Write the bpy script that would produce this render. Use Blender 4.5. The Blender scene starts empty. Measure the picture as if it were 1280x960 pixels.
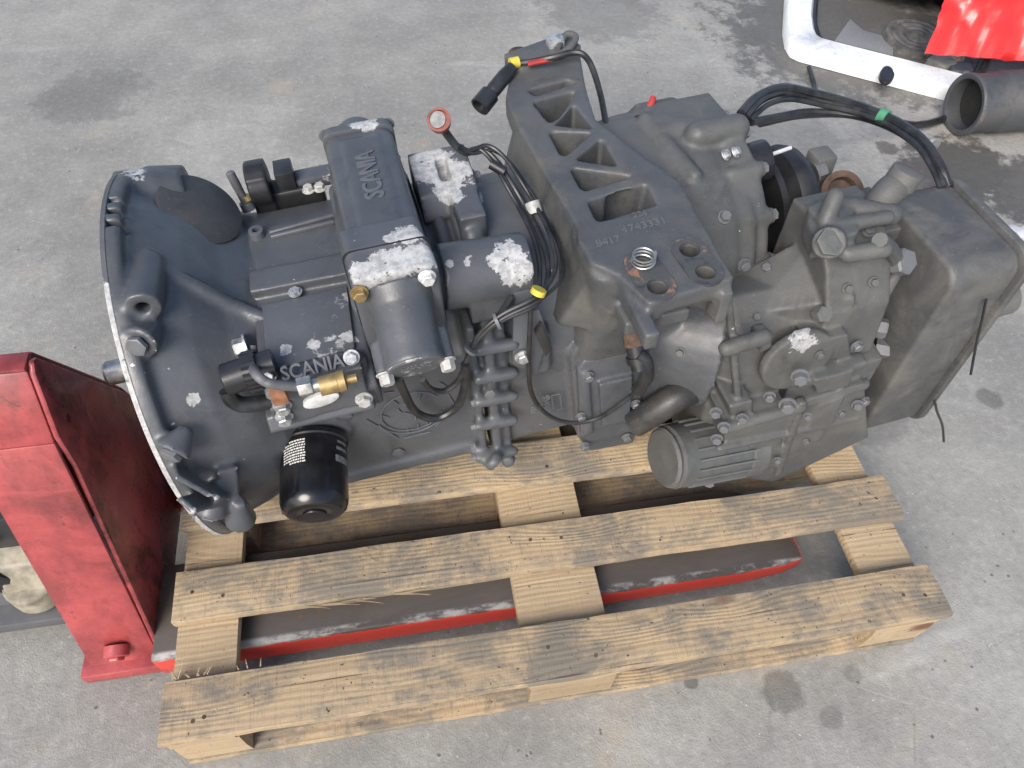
import bpy, bmesh, math, random
from mathutils import Vector, Matrix, Quaternion, noise
R = math.radians
S = bpy.context.scene
C = S.collection
rng = random.Random(7)

# ------------------------------------------------------------------ camera
cd = bpy.data.cameras.new('camera'); cam = bpy.data.objects.new('camera', cd); C.objects.link(cam)
cd.sensor_fit = 'HORIZONTAL'; cd.sensor_width = 36; cd.lens = 26.19
cd.clip_start = .05; cd.clip_end = 200
cam.matrix_world = Matrix.Translation((0.408, -0.301, 1.269)) @ Matrix([[0.98575, 0.11181, -0.12565], [-0.16517, 0.78443, -0.59781], [0.03172, 0.61005, 0.79173]]).to_4x4()
S.camera = cam
# ------------------------------------------------------------------ sky, sun, exposure
SUN_EL, SUN_AZ = 40, 214          # azimuth measured clockwise from +Y
w = bpy.data.worlds.new('World'); S.world = w; w.use_nodes = True
nt = w.node_tree; bg = nt.nodes['Background']
sky = nt.nodes.new('ShaderNodeTexSky'); sky.sky_type = 'NISHITA'; sky.sun_disc = False
sky.sun_elevation = R(SUN_EL); sky.sun_rotation = R(SUN_AZ); sky.dust_density = 3.0; sky.air_density = 1.0
nt.links.new(sky.outputs[0], bg.inputs[0]); bg.inputs[1].default_value = .14
sd = bpy.data.lights.new('sun', 'SUN'); sd.energy = 2.2; sd.angle = R(32); sd.color = (1, .96, .9)
so = bpy.data.objects.new('sun', sd); C.objects.link(so)
dv = Vector((math.sin(R(SUN_AZ))*math.cos(R(SUN_EL)), math.cos(R(SUN_AZ))*math.cos(R(SUN_EL)), math.sin(R(SUN_EL))))
so.rotation_euler = dv.to_track_quat('Z', 'Y').to_euler()
vs = S.view_settings; vs.view_transform = 'Standard'; vs.look = 'None'; vs.gamma = 1; vs.use_curve_mapping = False
vs.exposure = 0.65

# ------------------------------------------------------------------ mesh helpers
def V(a): return Vector(a)
def basis(d):
    d = V(d).normalized(); q = d.to_track_quat('Z', 'Y'); return q.to_matrix()
class MB:
    def __init__(s): s.v = []; s.f = []
    def add(s, vs, fs):
        o = len(s.v); s.v += [tuple(a) for a in vs]; s.f += [tuple(i+o for i in f) for f in fs]; return s
    def box(s, lo, hi, M=None):
        vs = [V((a, b, c)) for a in (lo[0], hi[0]) for b in (lo[1], hi[1]) for c in (lo[2], hi[2])]
        if M is not None: vs = [M @ a for a in vs]
        return s.add(vs, [(0,1,3,2),(4,6,7,5),(0,4,5,1),(2,3,7,6),(0,2,6,4),(1,5,7,3)])
    def obox(s, p0, p1, wd, ht, up=(0,0,1)):          # bar from p0 to p1
        p0, p1 = V(p0), V(p1); d = (p1-p0); L = d.length; d.normalize(); u = V(up); sd = d.cross(u).normalized(); u = sd.cross(d)
        vs = [p0+d*a*L+sd*b*wd/2+u*c*ht/2 for a in (0,1) for b in (-1,1) for c in (-1,1)]
        return s.add(vs, [(0,1,3,2),(4,6,7,5),(0,4,5,1),(2,3,7,6),(0,2,6,4),(1,5,7,3)])
    def lathe(s, p0, d, prof, n=28, ph=0):            # prof = [(height, radius)]
        B = basis(d); p0 = V(p0); vs = []
        for h, r in prof:
            for i in range(n):
                a = 2*math.pi*(i+ph)/n; vs.append(p0 + B @ V((r*math.cos(a), r*math.sin(a), h)))
        fs = [(k*n+i, k*n+(i+1) % n, (k+1)*n+(i+1) % n, (k+1)*n+i) for k in range(len(prof)-1) for i in range(n)]
        fs.append(tuple(range(n-1, -1, -1))); fs.append(tuple(range((len(prof)-1)*n, len(prof)*n)))
        return s.add(vs, fs)
    def cyl(s, p0, p1, r0, r1=None, n=24, ph=0):
        d = V(p1)-V(p0); return s.lathe(p0, d, [(0, r0), (d.length, r0 if r1 is None else r1)], n, ph)
    def capsule(s, p0, p1, r, n=16):
        d = V(p1)-V(p0); L = d.length; pr = [(-r*.99, r*.12)]+[(-r*math.cos(a), r*math.sin(a)) for a in (.4,.8,1.2)]+[(0, r), (L, r)]
        pr += [(L+r*math.cos(a), r*math.sin(a)) for a in (1.2,.8,.4)]+[(L+r*.99, r*.12)]
        return s.lathe(p0, d, pr, n)
    def prism(s, ax, poly, a, b, poly2=None):
        f = {'x': lambda p, h: (h, p[0], p[1]), 'y': lambda p, h: (p[0], h, p[1]), 'z': lambda p, h: (p[0], p[1], h)}[ax]
        p2 = poly2 or poly; n = len(poly)
        vs = [f(p, a) for p in poly]+[f(p, b) for p in p2]
        return s.add(vs, [tuple(range(n-1, -1, -1)), tuple(range(n, 2*n))]+[(i, (i+1) % n, n+(i+1) % n, n+i) for i in range(n)])
    def loft(s, secs):
        n = len(secs[0]); vs = [p for q in secs for p in q]
        fs = [(k*n+i, k*n+(i+1) % n, (k+1)*n+(i+1) % n, (k+1)*n+i) for k in range(len(secs)-1) for i in range(n)]
        fs += [tuple(range(n-1, -1, -1)), tuple(range((len(secs)-1)*n, len(secs)*n))]
        return s.add(vs, fs)
    def ball(s, c, r, n=20):
        r = (r, r, r) if not isinstance(r, (tuple, list)) else r; m = n//2
        secs = [[(c[0]+r[0]*math.sin(t)*math.cos(a), c[1]+r[1]*math.sin(t)*math.sin(a), c[2]+r[2]*math.cos(t)) for a in [2*math.pi*i/n for i in range(n)]] for t in [max(.03, min(math.pi-.03, math.pi*k/m)) for k in range(m+1)]]
        return s.loft(secs)
    def tube(s, pts, r, n=10, sub=7, rf=None):
        P = [V(p) for p in pts]
        if sub > 1 and len(P) > 2:
            E = [P[0]*2-P[1]]+P+[P[-1]*2-P[-2]]; Q_ = []
            for i in range(1, len(E)-2):
                for k in range(sub):
                    t = k/sub; a, b, c, d = E[i-1:i+3]
                    Q_.append(.5*((2*b)+(c-a)*t+(2*a-5*b+4*c-d)*t*t+(3*b-a-3*c+d)*t**3))
            P = Q_+[P[-1]]
        secs = []; up = None
        for i, p in enumerate(P):
            d = (P[min(i+1, len(P)-1)]-P[max(i-1, 0)]).normalized()
            if up is None: up = d.orthogonal().normalized()
            up = (up-d*up.dot(d)).normalized(); sd = d.cross(up)
            rr = r if rf is None else rf(i/(len(P)-1))
            secs.append([p+up*rr*math.cos(2*math.pi*k/n)+sd*rr*math.sin(2*math.pi*k/n) for k in range(n)])
        return s.loft(secs)
    def mesh(s, name):
        me = bpy.data.meshes.new(name); me.from_pydata(s.v, [], s.f)
        bm = bmesh.new(); bm.from_mesh(me); bmesh.ops.recalc_face_normals(bm, faces=bm.faces); bm.to_mesh(me); bm.free()
        return me
def sup(x, cy, cz, hy, hz, e=4.0, N=48):               # super-ellipse section across the x axis
    o = []
    for i in range(N):
        a = 2*math.pi*i/N; c, s_ = math.cos(a), math.sin(a)
        o.append((x, cy+hy*math.copysign(abs(c)**(2/e), c), cz+hz*math.copysign(abs(s_)**(2/e), s_)))
    return o
def rrect(x0, x1, y0, y1, r, n=5):
    o = []
    for cx, cy, a0 in ((x1-r, y1-r, 0), (x0+r, y1-r, 90), (x0+r, y0+r, 180), (x1-r, y0+r, 270)):
        for k in range(n+1):
            a = R(a0+90*k/n); o.append((cx+r*math.cos(a), cy+r*math.sin(a)))
    return o
def link(name, me, m, parent=None):
    o = bpy.data.objects.new(name, me); C.objects.link(o)
    if m: me.materials.clear(); me.materials.append(m)
    if parent: o.parent = parent
    return o
def smooth(me, ang=35):
    me.shade_smooth(); me.set_sharp_from_angle(angle=R(ang))
def bake(o):
    dg = bpy.context.evaluated_depsgraph_get(); dg.update()
    me = bpy.data.meshes.new_from_object(o.evaluated_get(dg)); old = o.data
    o.modifiers.clear(); o.data = me; me.name = o.name; bpy.data.meshes.remove(old); return me
def part(name, mb, m, parent=None, bev=0, ang=35, seg=2):
    o = link(name, mb.mesh(name), m, parent)
    if bev:
        b = o.modifiers.new('b', 'BEVEL'); b.width = bev; b.segments = seg; b.limit_method = 'ANGLE'; b.angle_limit = R(ang); bake(o)
    smooth(o.data, ang); return o
def cast(name, mb, m, parent=None, vox=.004, it=4, cuts=None):   # pieces fused into one casting with filleted joints
    o = link(name, mb.mesh(name), m, parent)
    def rm(): a = o.modifiers.new('r', 'REMESH'); a.mode = 'VOXEL'; a.voxel_size = vox
    rm()
    if cuts:
        bake(o); cs = [link('cutter', q.mesh('cutter'), None, parent) for q in (cuts if isinstance(cuts, list) else [cuts])]
        for ct in cs: b = o.modifiers.new('c', 'BOOLEAN'); b.operation = 'DIFFERENCE'; b.object = ct; b.solver = 'EXACT'
        rm()
    a = o.modifiers.new('s', 'SMOOTH'); a.iterations = it; a.factor = .5
    bake(o)
    if cuts:
        for ct in cs: me = ct.data; bpy.data.objects.remove(ct); bpy.data.meshes.remove(me)
    o.data.shade_smooth(); return o
def tag(o, label=None, cat=None, group=None, kind=None):
    for k, v in (('label', label), ('category', cat), ('group', group), ('kind', kind)):
        if v: o[k] = v
    return o
def thing(name, label, cat, loc=(0,0,0), group=None):
    o = bpy.data.objects.new(name, None); C.objects.link(o); o.location = loc; o.empty_display_size = .05
    return tag(o, label, cat, group)
def text(name, body, size, org, xd, yd, m, parent, ext=.001, sx=1):
    cu = bpy.data.curves.new('t', 'FONT'); cu.body = body; cu.size = size; cu.extrude = ext; cu.align_x = 'CENTER'; cu.align_y = 'CENTER'; cu.resolution_u = 3; cu.offset = size*.018
    t = bpy.data.objects.new('t', cu); C.objects.link(t)
    dg = bpy.context.evaluated_depsgraph_get(); dg.update(); me = bpy.data.meshes.new_from_object(t.evaluated_get(dg)); bpy.data.objects.remove(t)
    xd = V(xd).normalized(); yd = V(yd); zd = xd.cross(yd).normalized(); yd = zd.cross(xd)
    for v in me.vertices:
        c = v.co.copy(); v.co = V(org)+xd*c.x*sx+yd*c.y+zd*c.z
    me.name = name; return link(name, me, m, parent)

# ------------------------------------------------------------------ material helpers
class NT:
    def __init__(s, name):
        s.m = bpy.data.materials.new(name); s.m.use_nodes = True; s.t = s.m.node_tree; s.b = s.t.nodes['Principled BSDF']
        s.tc = s.n('TexCoord'); s.obj = s.tc.outputs['Object']
    def n(s, k, **p):
        a = s.t.nodes.new('ShaderNode'+k)
        for q, v in p.items(): setattr(a, q, v)
        return a
    def l(s, a, b): s.t.links.new(a, b)
    def put(s, sock, v):
        if isinstance(v, bpy.types.NodeSocket): s.l(v, sock)
        else: sock.default_value = (*v, 1) if isinstance(v, tuple) and len(v) == 3 and sock.type == 'RGBA' else v
    def noise(s, sc, det=4, ro=.6, vec=None, dist=0):
        a = s.n('TexNoise'); a.inputs['Scale'].default_value = sc; a.inputs['Detail'].default_value = det; a.inputs['Roughness'].default_value = ro; a.inputs['Distortion'].default_value = dist
        s.l(vec or s.obj, a.inputs['Vector']); return a.outputs['Fac']
    def ramp(s, f, a, b, lo=0., hi=1.):
        r = s.n('MapRange'); r.clamp = True; r.interpolation_type = 'SMOOTHSTEP'
        for i, v in enumerate((f, a, b, lo, hi)): s.put(r.inputs[i], v)
        return r.outputs[0]
    def math(s, op, a, b=0., c=0.):
        r = s.n('Math', operation=op)
        for i, v in enumerate((a, b, c)): s.put(r.inputs[i], v)
        return r.outputs[0]
    def mix(s, f, a, b, mode='MIX'):
        r = s.n('Mix', data_type='RGBA', blend_type=mode)
        s.put(r.inputs[0], f); s.put(r.inputs[6], a); s.put(r.inputs[7], b); return r.outputs[2]
    def scale(s, v, vec=None):
        m = s.n('Mapping'); m.inputs['Scale'].default_value = v; s.l(vec or s.obj, m.inputs['Vector']); return m.outputs[0]
    def dist(s, p, vec=None):
        r = s.n('VectorMath', operation='DISTANCE'); s.l(vec or s.obj, r.inputs[0]); r.inputs[1].default_value = p; return r.outputs['Value']
    def bump(s, h, st=.3, d=.001):
        b = s.n('Bump'); b.inputs['Strength'].default_value = st; b.inputs['Distance'].default_value = d; s.l(h, b.inputs['Height']); s.l(b.outputs[0], s.b.inputs['Normal'])
    def out(s, col, rough=.5, metal=0.):
        s.put(s.b.inputs['Base Color'], col); s.put(s.b.inputs['Roughness'], rough); s.put(s.b.inputs['Metallic'], metal); return s.m
def plain(name, col, rough=.5, metal=0., var=.25, sc=30, bump=.15):
    N = NT(name); f = N.noise(sc, 5)
    dark = tuple(c*(1-var) for c in col); lite = tuple(min(1, c*(1+var)) for c in col)
    if bump: N.bump(N.noise(sc*12, 3), bump, .0006)
    return N.out(N.mix(N.ramp(f, .3, .7), dark, lite), N.ramp(f, .25, .75, rough*.8, min(1, rough*1.2)), metal)
def paint(name, base, rough=.42, dirt=(.17,.155,.13), dirt_amt=.25, edge=.0, specks=.0, scr=(), grain=.25, chip=(.44,.445,.45)):
    N = NT(name)
    a = N.noise(5, 6, .65); b = N.noise(38, 5, .7)
    col = N.mix(N.ramp(a, .3, .7), tuple(c*.82 for c in base), tuple(c*1.2 for c in base))
    d = N.math('MULTIPLY', N.ramp(N.noise(9, 7, .7, dist=.6), .42, .72), dirt_amt)
    col = N.mix(d, col, dirt)
    gr = N.math('MULTIPLY', N.ramp(N.noise(14, 8, .78, N.scale((1,1.3,.7)), .7), .5, .74), .6); col = N.mix(gr, col, tuple(c*.35 for c in base))
    g0 = N.n('NewGeometry'); we = N.math('ADD', g0.outputs['Pointiness'], N.math('MULTIPLY', N.math('SUBTRACT', b, .5), .06))
    col = N.mix(N.math('MULTIPLY', N.ramp(we, .53, .62), .45), col, tuple(min(1, c*2.0) for c in base))
    m = None
    def both(x): return x if m is None else N.math('MAXIMUM', m, x)
    if specks: m = both(N.ramp(N.noise(85, 2, .5), .80-.08*specks, .81-.08*specks))
    if edge:
        g = N.n('NewGeometry'); e = N.math('ADD', g.outputs['Pointiness'], N.math('MULTIPLY', N.math('SUBTRACT', N.noise(45, 5, .75), .5), .16))
        e = N.math('ADD', e, N.math('MULTIPLY', N.math('SUBTRACT', N.noise(7, 2), .5), .12))
        m = both(N.ramp(e, .60-.03*edge, .62-.03*edge))
    for p, r in scr:
        x = N.math('ADD', N.math('DIVIDE', N.dist(p), r), N.math('MULTIPLY', N.math('SUBTRACT', N.noise(52, 7, .74), .5), 2.6))
        m = both(N.math('MULTIPLY', N.ramp(x, 1.0, .95), N.ramp(N.noise(150, 4, .65), .32, .36)))
    ro = N.ramp(b, .3, .7, rough*.8, rough*1.25)
    ro = N.math('ADD', ro, N.math('MULTIPLY', d, .5))
    if m is not None:
        col = N.mix(m, col, N.mix(N.ramp(N.noise(120, 5, .7), .35, .65), tuple(c*.6 for c in chip), chip)); ro = N.mix(m, ro, (.6,.6,.6))
    h = N.math('ADD', N.math('MULTIPLY', N.math('ADD', N.noise(520, 3), N.math('MULTIPLY', N.noise(170, 3), .6)), grain*1.4), N.math('MULTIPLY', b, .5))
    if m is not None: h = N.math('SUBTRACT', h, N.math('MULTIPLY', m, .5))
    h = N.math('ADD', h, N.math('MULTIPLY', N.noise(60, 3), .5)); N.bump(h, .55, .0010)
    fl = N.ramp(N.noise(260, 2, .5), .70, .73); col = N.mix(N.math('MULTIPLY', fl, .5), col, dirt)
    return N.out(col, ro)

GREY = (.070, .076, .086)
M = {}
M['bell'] = paint('bell_paint', GREY, .34, dirt_amt=.12, edge=.9, specks=.35, scr=[((0.02, 0.109, 0.227), .022), ((0.057, -0.2, 0.135), .009), ((0.034, -0.2, 0.09), .006)])
M['rim'] = paint('worn_rim_edge', GREY, .45, dirt_amt=.3, edge=.6, scr=[((0,-.25,.1), .12), ((0,-.15,.22), .06), ((0,-.22,-.12), .13)], chip=(.47,.47,.46))
M['rim2'] = paint('worn_cap_rim', GREY, .5, scr=[((0.315, -0.28, 0.229), .03)], edge=.5)
M['cover'] = paint('dull_cover_paint', (.042,.043,.045), .6, dirt_amt=.2)
M['case'] = paint('case_paint', GREY, .36, dirt_amt=.15, specks=.3)
M['tower'] = paint('shift_cover_paint', (.068,.074,.084), .38, dirt_amt=.1, edge=.3, specks=.35, scr=[((0.328, 0.102, 0.26), .02)])
M['scraped'] = paint('scraped_block_paint', GREY, .4, dirt_amt=.1, edge=.35, specks=.4, scr=[((0.326, -0.177, 0.262), .022), ((0.289, -0.185, 0.262), .022), ((0.307, -0.18, 0.262), .024), ((0.349, -0.175, 0.262), .020), ((0.342, -0.142, 0.264), .016), ((0.323, -0.144, 0.264), .010)])
M['actuator'] = paint('actuator_paint', (.062,.067,.076), .36, dirt_amt=.08, specks=.3, edge=.3, scr=[((0.46, -0.15, 0.185), .024), ((0.455, -0.14, 0.2), .018), ((0.438, -0.15, 0.201), .010), ((0.406, -0.15, 0.218), .010), ((0.384, -0.15, 0.217), .007)])
M['far_block'] = paint('bracket_block_paint', GREY, .4, dirt_amt=.1, edge=.6, scr=[((0.398, 0.051, 0.21), .035), ((0.423, 0.025, 0.21), .03), ((0.413, -0.007, 0.21), .024)])
M['valve'] = paint('valve_paint', (.063,.068,.077), .36, dirt_amt=.06, edge=.3, specks=.25, scr=[((0.17, -0.169, 0.152), .0085), ((0.204, -0.172, 0.152), .0085), ((0.246, -0.17, 0.152), .011), ((0.144, -0.173, 0.152), .005)])
M['dusty'] = paint('dusty_case_paint', (.068,.071,.072), .5, dirt=(.16,.155,.135), dirt_amt=.3, specks=.3, grain=.5)
M['retarder'] = paint('retarder_paint', (.073,.075,.074), .54, dirt=(.17,.165,.14), dirt_amt=.35, specks=.2, grain=.6, scr=[((0.844, -0.25, 0.028), .02), ((0.85, -0.25, 0.05), .01), ((0.816, -0.25, 0.075), .006), ((0.88, -0.25, -0.013), .007)])
M['bracket'] = paint('mount_paint', (.064,.068,.073), .46, dirt=(.2,.18,.13), dirt_amt=.25, specks=.15, grain=.5)
M['cooler'] = paint('cooler_paint', (.068,.070,.072), .5, dirt=(.24,.23,.20), dirt_amt=.3, grain=.2)
M['rubber'] = plain('black_rubber', (.018,.018,.02), .45, 0, .3, 25)
M['hose'] = plain('worn_black_hose', (.022,.023,.025), .38, 0, .5, 40)
M['plastic'] = plain('black_plastic', (.02,.021,.024), .32, 0, .3, 30)
M['hosecast'] = paint('black_cast_pipe', (.022,.023,.025), .4, dirt_amt=.2, scr=[((0.69, -0.225, -0.104), .009)])
M['filter'] = plain('filter_black', (.010,.010,.012), .22, 0, .5, 18, .05)
M['print'] = plain('white_print', (.62,.62,.6), .6, 0, .2, 200, 0)
M['gprint'] = plain('grey_print', (.22,.22,.22), .6, 0, .3, 120, 0)
M['steel'] = plain('bare_steel', (.45,.44,.41), .42, .9, .3, 60)
M['zinc'] = plain('worn_bolt_zinc', (.40,.41,.42), .45, .6, .4, 90)
M['gbolt'] = paint('painted_bolt', (.085,.088,.095), .4, specks=.8, dirt_amt=.3, chip=(.55,.55,.55))
M['white_bolt'] = plain('white_worn_bolt', (.36,.36,.345), .55, 0, .25, 90)
M['brass'] = plain('dull_brass', (.36,.26,.12), .5, .7, .25, 50)
M['copper'] = plain('rust_orange', (.24,.11,.06), .8, .1, .35, 60)
M['rust'] = plain('rust', (.075,.046,.033), .85, 0, .5, 70, .5)
M['dark'] = plain('dark_cavity', (.02,.019,.018), .8)
M['alu'] = plain('pale_aluminium', (.6,.6,.6), .45, .3, .2, 80)
M['redp'] = plain('red_plastic', (.36,.035,.03), .4)
M['yel'] = plain('yellow_tape', (.48,.38,.05), .5)
M['grn'] = plain('green_tape', (.06,.24,.13), .5)
M['whitep'] = paint('white_lacquer', (.62,.63,.64), .3, dirt=(.4,.38,.34), dirt_amt=.12, grain=.02)

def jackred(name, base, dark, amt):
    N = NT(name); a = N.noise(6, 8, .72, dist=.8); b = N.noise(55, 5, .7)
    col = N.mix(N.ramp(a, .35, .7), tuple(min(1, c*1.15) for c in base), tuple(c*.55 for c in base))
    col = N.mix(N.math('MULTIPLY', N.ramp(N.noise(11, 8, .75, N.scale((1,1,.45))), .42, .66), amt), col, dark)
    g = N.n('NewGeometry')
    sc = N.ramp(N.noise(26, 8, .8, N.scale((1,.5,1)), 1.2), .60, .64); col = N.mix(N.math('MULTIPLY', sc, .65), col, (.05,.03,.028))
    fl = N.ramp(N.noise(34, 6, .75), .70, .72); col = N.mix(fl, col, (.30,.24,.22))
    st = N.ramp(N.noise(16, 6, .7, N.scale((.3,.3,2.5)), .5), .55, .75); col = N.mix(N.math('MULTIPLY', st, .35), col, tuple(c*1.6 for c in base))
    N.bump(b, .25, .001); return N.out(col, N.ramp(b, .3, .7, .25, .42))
M['jack'] = jackred('jack_red_grimy_shaded', (.34,.062,.064), (.022,.010,.010), .97)  # plate: the flange's red, darkened for grime and for shade on this side
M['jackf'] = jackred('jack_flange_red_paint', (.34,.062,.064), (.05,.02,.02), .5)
def forkmat():
    N = NT('fork_worn_steel'); n = N.noise(16, 8, .75, N.scale((.3,1,1)), .6); b = N.noise(90, 4)
    sep = N.n('SeparateXYZ'); N.l(N.obj, sep.inputs[0])
    z = N.math('ADD', sep.outputs['Z'], N.math('MULTIPLY', N.math('SUBTRACT', N.noise(40, 5, .7), .5), .012))
    red = N.mix(N.ramp(n, .55, .75), (.58,.05,.035), (.3,.03,.03))
    st = N.mix(n, (.035,.028,.024), (.115,.10,.09)); st = N.mix(N.ramp(N.noise(30, 6, .75), .58, .7), st, (.12,.065,.035)); st = N.mix(N.math('MULTIPLY', N.ramp(N.noise(22, 5, .7, N.scale((.5,1,1))), .45, .6), N.ramp(N.math('ABSOLUTE', N.math('ADD', N.math('ABSOLUTE', N.math('ADD', sep.outputs['Y'], .0)), -.225)), .010, .003)), st, (.36,.35,.33))
    col = N.mix(N.ramp(z, .078, .081), red, st); N.bump(b, .2, .001)
    return N.out(col, .42, 0.)
M['fork'] = forkmat()

def wood(name, grey):
    N = NT(name); oi = N.n('ObjectInfo'); ad = N.n('VectorMath', operation='MULTIPLY_ADD')
    off = N.n('CombineXYZ'); rr = N.math('MULTIPLY', oi.outputs['Random'], 37.)
    for i in range(3): N.l(rr, off.inputs[i])
    N.l(off.outputs[0], ad.inputs[0]); ad.inputs[1].default_value = (1, 1.7, .9); N.l(N.obj, ad.inputs[2]); P = ad.outputs[0]
    warp = N.noise(3.2, 3, .5, N.scale((.6,2.2,1), P)); sp = N.n('SeparateXYZ'); N.l(P, sp.inputs[0])
    wx = N.math('MULTIPLY_ADD', warp, .055, sp.outputs['Y'])
    # knots bend the rings
    vo = N.n('TexVoronoi'); vo.inputs['Scale'].default_value = 1; N.l(N.scale((3.1,9.5,5), P), vo.inputs['Vector'])
    kd = vo.outputs['Distance']; kn = N.ramp(kd, .0, .42, 1, 0)
    ph = N.math('ADD', N.math('MULTIPLY', wx, 700.), N.math('MULTIPLY', kn, 16.))
    ring = N.math('MULTIPLY_ADD', N.math('SINE', ph), .5, .5)
    fib = N.noise(60, 5, .75, N.scale((.04,4,4), P)); fib2 = N.noise(26, 4, .7, N.scale((.05,3,3), P)); saw = N.noise(95, 4, .75, N.scale((3.0,.10,.3), P), .3)
    tone = N.math('MULTIPLY_ADD', oi.outputs['Random'], .38, .86)
    base = N.mix(N.math('MULTIPLY', ring, .45), (.36,.262,.15), (.25,.17,.092))
    base = N.mix(N.ramp(fib, .35, .7), base, (.42,.32,.195)); base = N.mix(N.math('MULTIPLY', N.ramp(fib2, .5, .7), .45), base, (.24,.165,.09))
    blot = N.noise(6.5, 9, .78, N.scale((1,1.25,1), P), .25); gm = N.ramp(N.math('ADD', blot, N.math('MULTIPLY', N.math('SUBTRACT', fib, .5), .35)), .41, .58)
    gm = N.math('MULTIPLY', gm, grey); gcol = N.mix(fib, (.08,.072,.061), (.24,.21,.165)); base = N.mix(gm, base, gcol)
    base = N.mix(N.math('MULTIPLY', N.ramp(saw, .54, .72), .22+.3*grey), base, (.15,.115,.08))
    st = N.ramp(N.noise(11, 8, .78, N.scale((1,1.2,1), P), .6), .58, .68); base = N.mix(N.math('MULTIPLY', st, .55*min(1, grey+.35)), base, (.055,.048,.04))
    base = N.mix(N.ramp(kd, .05, .12, 1, 0), base, (.12,.055,.03))
    base = N.mix(N.ramp(N.noise(150, 2), .69, .72), base, (.05,.035,.025))
    crk = N.math('MULTIPLY', N.ramp(N.noise(40, 3, .5, N.scale((.035,3.2,2), P)), .685, .70), .8); base = N.mix(crk, base, (.04,.03,.022))
    hs = N.n('HueSaturation'); N.l(tone, hs.inputs['Value']); hs.inputs['Saturation'].default_value = .95; N.l(base, hs.inputs['Color']); base = hs.outputs[0]
    N.bump(N.math('ADD', N.math('MULTIPLY', ring, .5), N.math('ADD', fib, saw)), .55, .0016)
    return N.out(base, .78)
M['wood'] = wood('weathered_pallet_wood', .95); M['wood_new'] = wood('fresh_pallet_wood', .18)

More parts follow.
